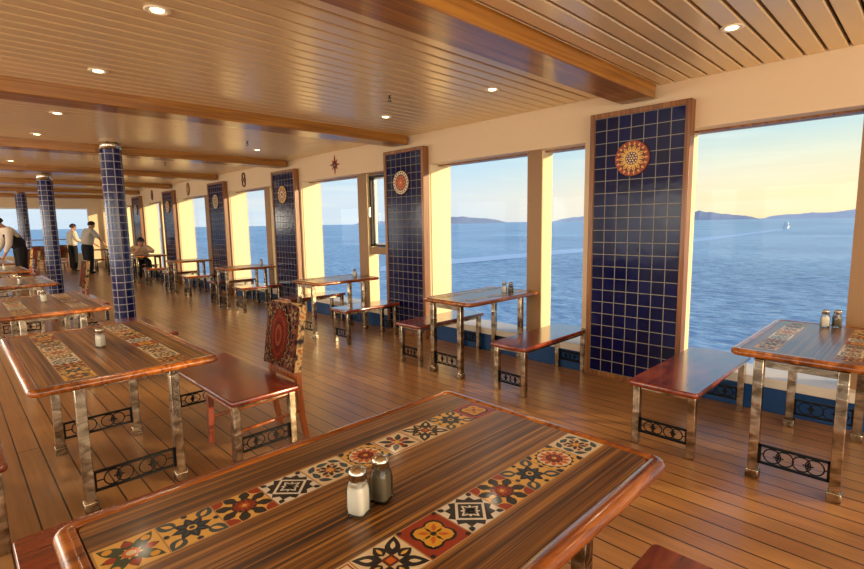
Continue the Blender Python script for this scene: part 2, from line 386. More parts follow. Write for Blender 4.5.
def design(k):
    """layers of (colour, polygons) in the unit square"""
    if k == 0: return [('red', [sq(.485)]), ('black', [circ(x*.16, y*.16, .2) for x in (-1,1) for y in (-1,1)] + [sq(.3)]), ('cream', [sq(.27)]), ('black', [sq(.25)]), ('yellow', [circ(x*.14, y*.14, .165) for x in (-1,1) for y in (-1,1)]),
                       ('orange', flower(4, .08, .3, .045, Q)), ('black', [circ(0,0,.06)] + [clip(circ(x*.44, y*.44, .05, 8)) for x in (-1,1) for y in (-1,1)])]
    if k == 1: return [('white', [sq(.485)]), ('black', [star(12, .5, .4, Q)]), ('white', [sq(.29, Q)]), ('black', [sq(.235, Q)]), ('white', flower(4, .0, .24, .07)+flower(4, .0, .2, .05, Q)), ('black', flower(4, .05, .18, .03)+[circ(0,0,.05)]),
                       ('black', [clip(drop(a, .5, .66, .06)) for a in (Q, 3*Q, 5*Q, 7*Q)])]
    if k == 2: return [('amber', [sq(.485)]), ('black', [clip(q) for q in flower(8, .2, .6, .11, Q/2)]), ('red', [clip(circ(x*.46, y*.46, .2)) for x in (-1,1) for y in (-1,1)]), ('amber', flower(8, .22, .42, .05, 0)),
                       ('black', [circ(0,0,.25)]), ('red', flower(12, .03, .25, .055)), ('orange', flower(8, .02, .14, .03)), ('amber', [circ(0,0,.045)])]
    if k == 3: return [('amber', [sq(.485)]), ('teal', [clip(q) for q in flower(4, .3, .7, .15, Q)]), ('amber', [clip(q) for q in flower(4, .36, .6, .05, Q)]), ('navy', flower(8, .06, .36, .085)), ('teal', flower(8, .1, .26, .03)), ('amber', [circ(0,0,.09)]), ('navy', [circ(0,0,.05)]),
                       ('navy', [clip(drop(a, .38, .52, .06)) for a in (0, 2*Q, 4*Q, 6*Q)])]
    if k == 4: return [('cream', [sq(.485)]), ('black', [clip(q) for q in flower(4, .12, .66, .14, Q)]), ('cream', [clip(q) for q in flower(4, .3, .52, .045, Q)]), ('black', flower(4, .17, .47, .12)), ('amber', flower(4, .22, .4, .035)), ('brown', [sq(.12)]), ('orange', [sq(.07)])]
    if k == 5: return [('amber', [sq(.485)]), ('black', [star(16, .47, .41)]), ('cream', [circ(0,0,.4,20)]), ('orange', flower(12, .16, .39, .06)), ('black', [circ(0,0,.2)]), ('red', flower(8, .02, .2, .055)), ('amber', [circ(0,0,.06)]), ('navy', [clip(circ(x*.47, y*.47, .14)) for x in (-1,1) for y in (-1,1)])]
    if k == 6: return [('cream', [sq(.485)]), ('teal', [clip(shift(drop(a, -.16, .16, .075), x, y)) for x, y, a in ((-.3,.3,Q),(.3,.3,-Q),(.3,-.3,Q),(-.3,-.3,-Q),(0,.34,0),(0,-.34,0),(.36,0,2*Q),(-.36,0,2*Q))]),
                       ('black', flower(8, .1, .28, .05, Q/2)), ('red', [circ(0,0,.13)] + [circ(x*.19, y*.19, .05, 8) for x in (-1,1) for y in (-1,1)]), ('amber', flower(6, .01, .12, .03))]
    if k == 7: return [('amber', [sq(.485)]), ('green', [clip(q) for q in flower(4, .1, .62, .13, Q)] + flower(4, .12, .46, .1)), ('yellow', [circ(x*.3, y*.3, .08, 10) for x in (-1,1) for y in (-1,1)]), ('red', [circ(x*.31, y*0, .09, 10) for x in (-1,1)] + [circ(0, y*.31, .09, 10) for y in (-1,1)]), ('orange', [circ(0,0,.14)]), ('cream', [circ(0,0,.08)])]
    return [('cream', [sq(.485)]), ('red', [sq(.46)]), ('cream', [sq(.43)]), ('black', flower(4, .1, .5, .08, Q) + [circ(x*.3, 0, .09, 10) for x in (-1,1)] + [circ(0, y*.3, .09, 10) for y in (-1,1)]), ('red', flower(4, .04, .34, .06)), ('amber', [circ(0,0,.08)])]
GK = list(G)
GM = [M['g_'+k] for k in GK]
def art(bm, layers, size, place, z0=0, dz=.00025, keys=GK):
    for i, (col, polys) in enumerate(layers):
        for p in polys:
            vs = [bm.verts.new(place(x*size, y*size, z0+i*dz)) for x, y in p]
            try: bm.faces.new(vs).material_index = keys.index(col)
            except ValueError: pass

SEQ_A = [7, 3, 2, 1, 6, 5, 8, 4, 3, 0]
SEQ_B = [2, 6, 8, 4, 0, 1, 2, 3, 5, 6]
def strip(bm, seq, y, t=.137, z=0.0004):
    n = len(seq); x0 = -n*t/2
    box(bm, x0-.002, -x0+.002, y-t/2-.002, y+t/2+.002, z-.0008, z, GK.index('grout'))
    for i, k in enumerate(seq):
        cx = x0+(i+.5)*t
        art(bm, design(k), t, lambda a, b, c: (cx+a, y+b, c), z+.0002)

# ------------------------------------------------------------------ furniture
def scroll(bm, L_, H, ax):
    """iron panel of linked rings; runs along x (ax=0) or y (ax=1), origin at its lower centre"""
    b = .009
    def bx(u0, u1, z0, z1, t=.008):
        if ax == 0: box(bm, u0, u1, -t, t, z0, z1)
        else: box(bm, -t, t, u0, u1, z0, z1)
    bx(-L_/2, L_/2, 0, b*1.3); bx(-L_/2, L_/2, H-b*1.3, H); bx(-L_/2, -L_/2+b*1.3, 0, H); bx(L_/2-b*1.3, L_/2, 0, H)
    R = H/2-.016; n = 4
    def P(u, z): return (u, 0, z) if ax == 0 else (0, u, z)
    for c in (-L_*.21, L_*.21):
        for d in (-1, 1):
            torus(bm, P(c+d*R*.72, H/2), R, .0038, 1 if ax == 0 else 0, 22, 5)
        for a in range(4):
            q = drop(a*2*Q, .0, R*.5, R*.13, 4)
            for s in (-.003, .003):
                vs = [bm.verts.new((c+x, s, H/2+z) if ax == 0 else (s, c+x, H/2+z)) for x, z in q]; bm.faces.new(vs)
        cyl(bm, P(c-R*.62, H/2), P(c+R*.62, H/2), .004, n=6)
    cyl(bm, P(-L_/2, H/2), P(-L_*.21-R*1.7, H/2), .004, n=6); cyl(bm, P(L_/2, H/2), P(L_*.21+R*1.7, H/2), .004, n=6)

LEG = .05
def add_leg(root, x, y, h, w=LEG, collar=True):
    l = make('leg', M['steel'], root, lambda bm: box(bm, x-w/2, x+w/2, y-w/2, y+w/2, 0, h, bev=.004))
    if collar: make('foot_collar', M['steel'], l, lambda bm: box(bm, x-w*.66, x+w*.66, y-w*.66, y+w*.66, 0, .055, bev=.006))
    return l

def make_table(name, label, Lx, Wy, H, legs, strip_y, nt_, group, loc, rz=0, th=.042, scroll_ends=True, t=.137):
    """a dining table, long side along local x; legs: four (x, y)"""
    r = thing(name, label, 'table', loc, rz, group)
    iw = .05
    make('tabletop', M['window_laminate' if name == 'window_table' else 'laminate'], r, lambda bm: loft_rrect(bm, Lx-2*iw-.004, Wy-2*iw-.004, .03, [(0, H-.0015), (0, H-th+.006)], cap_top=True, cap_bot=True))
    prof = [(iw-.001, H-.004), (iw-.003, H), (.02, H+.0005), (.009, H-.004), (.002, H-.012), (0, H-.021), (.002, H-.03), (.009, H-.038), (.02, H-th), (iw, H-th)]
    make('edge_molding', M['edge_wood'], r, lambda bm: loft_rrect(bm, Lx, Wy, .055, prof, 6, close=True))
    for s, seq in ((1, SEQ_A), (-1, SEQ_B)):
        q = seq[:nt_] if nt_ <= 10 else seq+seq[1:nt_-9]
        make('tile_strip', GM, r, lambda bm: strip(bm, q, s*strip_y, t, H-.0011))
    h = H-th
    for x, y in legs: add_leg(r, x, y, h)
    xs = sorted({p[0] for p in legs}); ys = sorted({p[1] for p in legs})
    for x in (xs[0], xs[-1]):
        make('apron_rail', M['steel'], r, lambda bm: box(bm, x-.012, x+.012, ys[0]+LEG/2, ys[-1]-LEG/2, h-.045, h-.004, bev=.003))
        d = ys[-1]-ys[0]-LEG
        o = make('scroll_panel', M['iron'], r, lambda bm: scroll(bm, d, .115, 1))
        o.location = (x, (ys[0]+ys[-1])/2, .095)
    return r

def make_bench(name, label, Lx, Wy, group, loc, rz=0, H=.45, rails=True):
    r = thing(name, label, 'bench', loc, rz, group)
    make('seat', M['bench_wood'], r, lambda bm: loft_rrect(bm, Lx, Wy, .025, [(.006, H), (.001, H-.006), (0, H-.02), (.001, H-.03), (.006, H-.036)], 4, cap_top=True, cap_bot=True))
    h = H-.036; dx, dy = Lx/2-.06, Wy/2-.045
    for sx in (-1, 1):
        for sy in (-1, 1): add_leg(r, sx*dx, sy*dy, h, .046, collar=False)
        make('apron_rail', M['steel'], r, lambda bm: box(bm, sx*dx-.01, sx*dx+.01, -dy+.023, dy-.023, h-.03, h-.002, bev=.003))
        o = make('scroll_panel', M['iron'], r, lambda bm: scroll(bm, 2*dy-.046, .1, 1)); o.location = (sx*dx, 0, .085)
    if rails:
        for sy in (-1, 1): make('side_rail', M['steel'], r, lambda bm: box(bm, -dx+.023, dx-.023, sy*dy-.01, sy*dy+.01, h-.03, h-.002, bev=.003))
    return r

FK = ['red', 'rust', 'navy', 'cream', 'gold', 'teal']
def make_chair(label, loc, rz, group):
    """dining chair facing local -x, origin under the seat centre"""
    r = thing('dining_chair', label, 'chair', loc, rz, group)
    SH = .372
    make('seat', M['chair_wood'], r, lambda bm: [loft_rrect(bm, .47, .45, .04, [(.008, SH), (0, SH-.008), (0, SH-.02), (.006, SH-.028)], 4, cap_top=True, cap_bot=True)])
    def tleg(bm, x0, y, z0, x1, z1, w0, w1):
        a = [bm.verts.new((x0+sx*w0/2, y+sy*w0/2, z0)) for sx, sy in ((-1,-1),(1,-1),(1,1),(-1,1))]
        b = [bm.verts.new((x1+sx*w1/2, y+sy*w1/2, z1)) for sx, sy in ((-1,-1),(1,-1),(1,1),(-1,1))]
        for k in range(4): bm.faces.new((a[k], a[(k+1)%4], b[(k+1)%4], b[k]))
        bm.faces.new(a[::-1]); bm.faces.new(b)
    for s in (-1, 1):
        make('front_leg', M['chair_front_wood'], r, lambda bm: tleg(bm, -.225, s*.205, 0, -.215, SH-.026, .03, .04))
        def rear(bm):
            pts = [(.30, 0, .03), (.268, .16, .036), (.252, .36, .04), (.254, .6, .03), (.276, .80, .022)]
            prev = None
            for x, z, w in pts:
                ring = [bm.verts.new((x+sx*w/2, s*.195+sy*w/2, z)) for sx, sy in ((-1,-1),(1,-1),(1,1),(-1,1))]
                if prev:
                    for k in range(4): bm.faces.new((prev[k], prev[(k+1)%4], ring[(k+1)%4], ring[k]))
                else: bm.faces.new(ring[::-1])
                prev = ring
            bm.faces.new(prev)
        make('rear_leg', M['chair_wood'], r, rear)
        make('stretcher', M['chair_wood'], r, lambda bm: tleg2(bm, s))
    make('back_rail', M['chair_wood'], r, lambda bm: box(bm, .238, .27, -.18, .18, .43, .475, bev=.006))
    # upholstered back: gently bowed slab with rounded top corners, wider than the posts
    def back(bm):
        n = 8; pr = []
        W_, z0, z1, rr = .235, .50, .965, .05
        for k in range(n+1): a = PI/2*k/n; pr.append((W_-rr+rr*math.cos(a), z1-rr+rr*math.sin(a)))
        out = [(W_, z0)] + pr + [(-y, z) for y, z in pr[::-1]] + [(-W_, z0)] + [(-W_+W_*2*k/6, z0+.02*math.sin(PI*k/6)) for k in range(1, 6)]
        f = [bm.verts.new((.206+.15*(z-.5)+.02*((abs(y)/W_)**2-1), y*.985, z)) for y, z in out]
        b = [bm.verts.new((.256+.15*(z-.5), y, z)) for y, z in out]
        m = len(out)
        for k in range(m):
            q = bm.faces.new((f[k], f[(k+1)%m], b[(k+1)%m], b[k])); q.material_index = 1
        bm.faces.new(f); bm.faces.new(b[::-1])
    u = make('backrest', [M['tapestry'], M['tapestry_side']], r, back)
    def emb(bm):
        og = lambda a, b: [(a*math.sin(t)*(1-.18*math.cos(4*t)), b*math.cos(t)) for t in [2*PI*k/28 for k in range(28)]]
        zig = lambda a, b: [((a if k % 2 else a*.86)*math.sin(t), (b if k % 2 else b*.88)*math.cos(t)) for k, t in [(k, 2*PI*k/40) for k in range(40)]]
        lay = [('cream', [zig(.150, .222)]), ('navy', [zig(.142, .212)]), ('red', [zig(.132, .200)]), ('rust', [zig(.1, .155)]), ('red', [zig(.09, .142)]),
               ('navy', [zig(.062, .1)]), ('rust', [zig(.054, .088)]), ('red', [zig(.03, .05)]),
               ('cream', [shift([(x*.05, y*.05) for x, y in q], sx*.17, sy*.16) for sx in (-1,1) for sy in (-1,1) for q in flower(5, .2, 1, .22)]),
               ('gold', [shift([(x*.03, y*.03) for x, y in q], sx*.19, sy*.06) for sx in (-1,1) for sy in (-1,1) for q in flower(4, .2, 1, .3)]),
               ('rust', [shift([(x*.022, y*.022) for x, y in q], a, b) for a, b in ((0,.17),(0,-.17),(.075,.09),(-.075,.09),(.075,-.09),(-.075,-.09)) for q in flower(4, .1, 1, .3)])]
        for i, (c, ps) in enumerate(lay):
            for p in ps:
                vs = [bm.verts.new((.206+.15*(y+.735-.5)-.02+.02*(x/.235)**2-.0012-.0004*i, x, y+.735)) for x, y in p]
                bm.faces.new(vs).material_index = FK.index(c)
    make('embroidery', [M['f_'+k] for k in FK], u, emb)
    return r
def tleg2(bm, s):
    cyl(bm, (-.215, s*.2, .19), (.262, s*.196, .21), .012, n=8)

def make_shaker(label, kind, loc, group, s=1.0):
    r = thing(kind+'_shaker', label, 'shaker', loc, PI*.13, group)
    make('jar', M['jar_glass'], r, lambda bm: lathe(bm, [(.021*s, 0), (.0235*s, .004*s), (.0235*s, .058*s), (.0215*s, .068*s), (.0185*s, .078*s), (.0175*s, .086*s)], 24, sq=5))
    top = .064 if kind == 'salt' else .067
    make('contents', M[kind], r, lambda bm: lathe(bm, [(.018*s, .005*s), (.0205*s, .008*s), (.0205*s, .056*s), (.019*s, top*s), (.0175*s, (top+.006)*s)], 24, sq=5))
    l = make('lid', M['chrome'], r, lambda bm: lathe(bm, [(.0195*s, .083*s), (.0205*s, .086*s), (.0205*s, .097*s), (.0215*s, .098*s), (.0215*s, .102*s), (.0185*s, .108*s), (.012*s, .1125*s), (.004*s, .1142*s)], 24))
    def holes(bm):
        for k in range(7):
            a = 2*PI*k/6; rr = 0 if k == 6 else .007*s
            z = .1138*s if k == 6 else .1128*s
            cyl(bm, (rr*math.cos(a), rr*math.sin(a), z), (rr*math.cos(a), rr*math.sin(a), z+.0012*s), .0011*s, n=6)
    make('pour_hole', M['rubber'], l, holes)
    return r

# ------------------------------------------------------------------ people
def skin_obj(name, nodes, edges, mat, parent, root=0, sub=2):
    me = bpy.data.meshes.new(name); me.from_pydata([n[0] for n in nodes], edges, []); me.materials.append(mat)
    o = bpy.data.objects.new(name, me); C.objects.link(o); o.parent = parent
    s = o.modifiers.new('Skin', 'SKIN'); s.use_smooth_shade = True
    if not me.skin_vertices: me.attributes  # layer is created with the modifier
    ly = me.skin_vertices[0].data if me.skin_vertices else None
    if ly is None:
        bpy.context.view_layer.objects.active = o; bpy.ops.mesh.customdata_skin_add(); ly = me.skin_vertices[0].data
    for i, n in enumerate(nodes):
        rr = n[1]; ly[i].radius = (rr if isinstance(rr, tuple) else (rr, rr)); ly[i].use_root = (i == root)
    d = o.modifiers.new('Sub', 'SUBSURF'); d.levels = sub; d.render_levels = sub
    return o

def make_person(label, loc, rz, J, shirt, trousers, apron=None, sleeve_long=True, scale=1.0, bulk=1.0):
    """J: joint dictionary in local metres, the person facing +y"""
    r = thing('person', label, 'person', loc, rz); r.scale = (scale,)*3
    V = {k: Vector(v) for k, v in J.items()}
    nodes, edges, idx = [], [], {}
    def add(k, p, rad, par=None):
        idx[k] = len(nodes); nodes.append((tuple(p), rad))
        if par is not None: edges.append((idx[par], idx[k]))
    add('pelvis', V['pelvis'], (.135, .1)); add('waist', V['waist'], (.12, .09), 'pelvis'); add('chest', V['chest'], (.145, .1), 'waist')
    add('neck0', V['neck'], .062, 'chest')
    up = (V['head']-V['neck']).normalized(); fw = V['face']-V['head']; fw = (fw-up*fw.dot(up)).normalized(); rt = fw.cross(up).normalized()
    hc = V['head']
    add('neck1', V['neck']+up*.05, .052, 'neck0'); add('jaw', hc-up*.06+fw*.02, (.062, .07), 'neck1'); add('skull', hc+up*.015, (.078, .092), 'jaw'); add('crown', hc+up*.085-fw*.005, (.055, .062), 'skull')
    add('nose', hc-up*.012+fw*.112, .013, 'skull')
    for s, S in ((1, 'R'), (-1, 'L')):
        add('ear'+S, hc-up*.005+rt*s*.088-fw*.01, .014, 'skull')
        add('sh'+S, V['sh'+S], .062, 'chest'); add('el'+S, V['el'+S], .044, 'sh'+S); add('wr'+S, V['wr'+S], .03, 'el'+S)
        d = (V['hand'+S]-V['wr'+S]).normalized(); sd = d.cross(Vector((0,0,1)))
        sd = sd.normalized() if sd.length > .05 else Vector((1,0,0)); nn = sd.cross(d)
        palm = V['wr'+S]+d*.075; add('palm'+S, palm, (.036, .018), 'wr'+S)
        for i, (o_, ln) in enumerate(((-.03, .06), (-.01, .074), (.01, .07), (.03, .055))):
            k = palm+d*.03+sd*o_
            add(f'k{i}{S}', k, .0095, 'palm'+S); add(f'm{i}{S}', k+d*ln*.55-nn*.006, .0085, f'k{i}{S}'); add(f't{i}{S}', k+d*ln*.9-nn*.022, .007, f'm{i}{S}')
        q = -1 if S == 'L' else 1
        t0 = V['wr'+S]+d*.04-sd*q*.036; add('th'+S, t0, .0105, 'palm'+S); add('tt'+S, t0+d*.045-sd*q*.016-nn*.008, .008, 'th'+S)
        add('hip'+S, V['hip'+S], .092, 'pelvis'); add('kn'+S, V['kn'+S], .06, 'hip'+S); add('an'+S, V['an'+S], .04, 'kn'+S); add('toe'+S, V['toe'+S], .036, 'an'+S)
    body = skin_obj('body', nodes, edges, M['skin'], r, 0)
    for s in (-1, 1):
        make('eye', M['eye'], body, lambda bm: bmesh.ops.create_uvsphere(bm, u_segments=8, v_segments=6, radius=.011, matrix=Matrix.Translation(hc+up*.018+fw*.088+rt*s*.032)))
    make('mouth', plain('lips', (150, 84, 70), .5) if 'lips' not in bpy.data.materials else bpy.data.materials['lips'], body, lambda bm: bmesh.ops.create_uvsphere(bm, u_segments=8, v_segments=6, radius=1, matrix=Matrix.Translation(hc-up*.06+fw*.088) @ Matrix((rt, fw, up)).transposed().to_4x4() @ Matrix.Diagonal((.024, .008, .007, 1))))
    def hair(bm):
        rot = Matrix((rt, fw, up)).transposed().to_4x4()
        bmesh.ops.create_uvsphere(bm, u_segments=20, v_segments=14, radius=1, matrix=Matrix.Translation(hc+up*.03-fw*.012) @ rot @ Matrix.Diagonal((.098, .112, .116, 1)))
        kill = [v for v in bm.verts if (v.co-hc).dot(up) < -.035+.0 or ((v.co-hc).dot(fw) > .055 and (v.co-hc).dot(up) < .075) or ((v.co-hc).dot(up) < .02 and (v.co-hc).dot(fw) > .02)]
        bmesh.ops.delete(bm, geom=kill, context='VERTS')
        for f in bm.faces: f.smooth = True
    make('hair', M['hair'], r, hair)
    # clothing: looser skins over the same joints
    nodes2, edges2, idx2 = [], [], {}
    def add2(k, p, rad, par=None):
        idx2[k] = len(nodes2); nodes2.append((tuple(p), tuple(v*bulk for v in rad) if isinstance(rad, tuple) else rad*(1+(bulk-1)*.6)))
        if par is not None: edges2.append((idx2[par], idx2[k]))
    add2('u', V['pelvis']-(V['waist']-V['pelvis'])*.25, (.16, .13)); add2('w', V['pelvis']+(V['waist']-V['pelvis'])*.4, (.172, .142), 'u'); add2('a', V['waist'], (.17, .145), 'w'); add2('c', V['chest'], (.185, .142), 'a'); add2('n', V['neck']-up*.01, .074, 'c')
    for S in 'RL':
        add2('s'+S, V['sh'+S], .088, 'c'); add2('e'+S, V['el'+S], .068, 's'+S)
        if sleeve_long: add2('r'+S, V['wr'+S]+(V['el'+S]-V['wr'+S])*.12, .042, 'e'+S)
    skin_obj('shirt', nodes2, edges2, shirt, r, 0)
    nodes3, edges3, idx3 = [], [], {}
    def add3(k, p, rad, par=None):
        idx3[k] = len(nodes3); nodes3.append((tuple(p), tuple(v*bulk for v in rad) if isinstance(rad, tuple) else rad*bulk))
        if par is not None: edges3.append((idx3[par], idx3[k]))
    add3('b', V['pelvis']+(V['waist']-V['pelvis'])*.75, (.176, .146)); add3('p', V['pelvis'], (.18, .152), 'b')
    for S in 'RL':
        add3('h'+S, V['hip'+S], .118, 'p'); add3('k'+S, V['kn'+S], .092, 'h'+S); add3('f'+S, V['an'+S]+Vector((0,0,-.02)), .076, 'k'+S)
    skin_obj('trousers', nodes3, edges3, trousers, r, 0)
    for S in 'RL':
        a, t = V['an'+S], V['toe'+S]
        skin_obj('shoe', [((a.x, a.y-.03, .05), .05), ((a.x+(t.x-a.x)*.5, a.y+(t.y-a.y)*.5, .048), .05), ((t.x, t.y, .04), .04)], [(0, 1), (1, 2)], M['shoe'], r, 0)
    if apron:
        skin_obj('vest', [(tuple(V['pelvis']), (.196, .17)), (tuple(V['pelvis']+(V['waist']-V['pelvis'])*.5), (.19, .164)), (tuple(V['waist']), (.186, .16)), (tuple(V['chest']), (.196, .156)), (tuple(V['chest']+(V['neck']-V['chest'])*.55), (.12, .09))], [(0, 1), (1, 2), (2, 3), (3, 4)], apron, r, 0)
    return r

def lean(J, ang, keys, piv):
    o = dict(J); p = Vector(piv); R = Matrix.Rotation(-ang, 3, 'X')
    for k in keys: o[k] = tuple(R @ (Vector(J[k])-p) + p)
    return o
UP = ['waist', 'chest', 'neck', 'head', 'face', 'shR', 'shL', 'elR', 'elL', 'wrR', 'wrL', 'handR', 'handL']
STAND = dict(pelvis=(0,0,.95), waist=(0,.01,1.1), chest=(0,.01,1.3), neck=(0,.02,1.46), head=(0,.05,1.6), face=(0,.15,1.585),
             shR=(.19,.01,1.4), shL=(-.19,.01,1.4), elR=(.25,.0,1.12), elL=(-.25,.0,1.12), wrR=(.24,.14,.9), wrL=(-.24,.14,.9), handR=(.23,.2,.8), handL=(-.23,.2,.8),
             hipR=(.095,0,.9), hipL=(-.095,0,.9), knR=(.1,.02,.5), knL=(-.1,.02,.5), anR=(.1,-.02,.08), anL=(-.1,-.02,.08), toeR=(.12,.14,.04), toeL=(-.12,.14,.04))

# ------------------------------------------------------------------ the room
XW, XG, CZ, WT = 4.50, 4.72, 2.66, 2.265      # wall face, glass plane, ceiling height, window head
YN, YF, XL = -4.0, 23.0, -4.5
struct('floor', M['floor'], lambda bm: box(bm, XL-.1, 4.9, YN-.1, YF+.1, -.1, 0))

def pane_x(bm, x, y0, y1, z0, z1):
    bm.faces.new([bm.verts.new(q) for q in ((x, y0, z0), (x, y1, z0), (x, y1, z1), (x, y0, z1))])
def slats(bm):
    p, g = .126, .018; y = .645-37*p
    while y < YF:
        x0, x1, y0, y1, z = XL, XW, y+g/2, y+p-g/2, CZ
        pts = [(y0, z+.03), (y0, z+.006), (y0+.006, z), (y1-.006, z), (y1, z+.006), (y1, z+.03)]
        a = [bm.verts.new((x0, yy, zz)) for yy, zz in pts]; b = [bm.verts.new((x1, yy, zz)) for yy, zz in pts]
        for k in range(5): bm.faces.new((a[k], a[k+1], b[k+1], b[k]))
        bm.faces.new((a[0], b[0], b[5], a[5]))
        y += p
cl = struct('ceiling', M['ceiling'], slats)
make('ceiling_backing', M['dark_gap'], cl, lambda bm: box(bm, XL, XW+.3, YN-.1, YF+.1, CZ+.032, CZ+.2))

PANELS = [(1.48, 2.36), (4.63, 5.42), (7.86, 8.70), (10.9, 11.8), (14.25, 15.1), (17.35, 18.2), (20.5, 21.3)]
BEAMS = [1.94, 5.12, 8.33, 11.48, 14.6, 17.7, 20.8]
for i, y in enumerate(BEAMS):
    struct(f'trim_{i+1}', M['beam_wood'], lambda bm: box(bm, XL, XW-.05, y-.15, y+.15, CZ-.115, CZ+.01, bev=.008))
struct('trim_20', M['beam_wood'], lambda bm: box(bm, XL, XW, -1.25, -.95, CZ-.115, CZ+.01, bev=.008))

# window wall: low blue wall, head wall, piers behind the panels, mullions
OPEN = [(-3.9, -1.65), (-1.3, 1.58), (2.46, 4.63), (5.5, 7.82), (8.78, 10.86), (11.9, 14.2), (15.2, 17.3), (18.3, 20.45), (21.4, 22.75)]
def wall_r(bm):
    box(bm, XW, 4.9, YN-.1, YF+.1, WT, CZ+.03)                                  # head
    e = [YN-.1] + [v for o in OPEN for v in o] + [YF+.1]
    for a, b in zip(e[::2], e[1::2]): box(bm, XW, 4.9, a, b, 0, WT)             # piers
struct('wall_right', M['wall'], wall_r)
struct('baseboard_right', M['blue_wall'], lambda bm: [box(bm, XW+.02, 4.88, a, b, 0, .2) for a, b in OPEN])
struct('trim_21', M['sill'], lambda bm: [box(bm, XW-.005, 4.88, a, b, .2, .275, bev=.006) for a, b in OPEN])
MULL = {1: [(.10, .43)], 2: [(3.02, 3.2)], 3: [(6.1, 6.32)], 4: [(9.2, 9.42)], 5: [(12.35, 12.57)], 6: [(15.95, 16.15)], 7: [(19.1, 19.3)], 0: [(-2.9, -2.7)], 8: []}
SASH = {3: 6.1, 5: 12.35}
for i, (a, b) in enumerate(OPEN):
    w = struct(f'window_{i+1}', M['jamb'], lambda bm: [box(bm, XW+.03, 4.86, b-.012, b+.004, .275, WT, 0), box(bm, XW+.03, 4.86, a-.004, a+.012, .275, WT, 0)])
    ml = MULL[i]
    for c, d in ml:
        wide = d-c > .3
        make('mullion', [M['post'], M['jamb']], w, lambda bm: [box(bm, XG-.11, XG+.08, c, d, .275, WT, 0), box(bm, XG-.105, XG+.08, c-.012, c, .275, WT, 1)])  # room face coloured as shaded, thin side strip as sunlit
    make('head_trim', M['panel_wood'], w, lambda bm: box(bm, XG-.06, XG+.03, a+.012, b-.012, WT-.018, WT-.001))
    edges = [a+.012] + [v for m in ml for v in m] + [b-.012]
    for c, d in zip(edges[::2], edges[1::2]):
        if i in SASH and d <= SASH[i]+.01:
            zt = 1.12
            make('transom', M['post'], w, lambda bm: box(bm, XG-.09, XG+.06, c, d, zt-.05, zt+.05, bev=.006))
            make('lower_pane', M['glass'], w, lambda bm: pane_x(bm, XG, c, d, .275, zt-.05))
            s = make('sash', M['rubber'], w, lambda bm: boxes(bm, (XG-.07, XG-.02, c+.02, c+.06, zt+.06, WT-.03), (XG-.07, XG-.02, d-.06, d-.02, zt+.06, WT-.03), (XG-.07, XG-.02, c+.02, d-.02, zt+.06, zt+.09), (XG-.07, XG-.02, c+.02, d-.02, WT-.06, WT-.03)))
            make('sash_frame', M['white_metal'], s, lambda bm: boxes(bm, (XG-.02, XG+.01, c+.05, c+.09, zt+.08, WT-.05), (XG-.02, XG+.01, d-.09, d-.05, zt+.08, WT-.05), (XG-.02, XG+.01, c+.05, d-.05, zt+.08, zt+.11), (XG-.02, XG+.01, c+.05, d-.05, WT-.08, WT-.05)))
            make('sash_pane', M['glass'], s, lambda bm: pane_x(bm, XG-.005, c+.06, d-.06, zt+.09, WT-.06))
            make('sash_handle', M['chrome'], s, lambda bm: box(bm, XG-.10, XG-.07, d-.05, d-.03, 1.62, 1.78, bev=.006))
        else:
            make('window_pane', M['glass'], w, lambda bm: pane_x(bm, XG, c, d, .275, WT-.005))

# far end wall, near wall, port side
FW = [(-4.1, -1.2), (-1.05, 1.98), (2.16, 4.05)]
def wall_f(bm):
    box(bm, XL, 4.9, YF, YF+.15, 0, .55); box(bm, XL, 4.9, YF, YF+.15, 2.3, CZ+.03)
    e = [XL] + [v for o in FW for v in o] + [4.9]
    for a, b in zip(e[::2], e[1::2]): box(bm, a, b, YF, YF+.15, .55, 2.3)
struct('wall_far', M['wall'], wall_f)
for k, (a, b) in enumerate(FW):
    w = struct(f'window_{k+10}', M['white_metal'], lambda bm: [box(bm, a, b, YF+.02, YF+.1, .55, .6), box(bm, a, b, YF+.02, YF+.1, 2.25, 2.3)])
    make('window_pane', M['glass'], w, lambda bm: bm.faces.new([bm.verts.new(q) for q in ((a, YF+.07, .6), (b, YF+.07, .6), (b, YF+.07, 2.25), (a, YF+.07, 2.25))]))
    make('hand_rail', M['post'], w, lambda bm: cyl(bm, (a, YF+.03, 1.13), (b, YF+.03, 1.13), .018, n=10))
PW = [(-3.5, -.5), (0, 3), (3.5, 6.5), (7, 10), (10.5, 13.5), (14, 17), (17.5, 20.5)]
def wall_l(bm):
    box(bm, XL-.15, XL, YN, YF, 0, .5); box(bm, XL-.15, XL, YN, YF, WT, CZ+.03)
    e = [YN] + [v for o in PW for v in o] + [YF]
    for a, b in zip(e[::2], e[1::2]): box(bm, XL-.15, XL, a, b, .5, WT)
struct('wall_left', M['wall'], wall_l)
for k, (a, b) in enumerate(PW):
    w = struct(f'window_{k+14}', M['white_metal'], lambda bm: boxes(bm, (XL-.12, XL-.03, a, a+.05, .5, WT), (XL-.12, XL-.03, b-.05, b, .5, WT)))
    make('window_pane', M['glass'], w, lambda bm: pane_x(bm, XL-.08, a+.05, b-.05, .5, WT))
struct('wall_near', M['wall'], lambda bm: box(bm, XL, 4.9, YN-.1, YN, 0, CZ+.03))

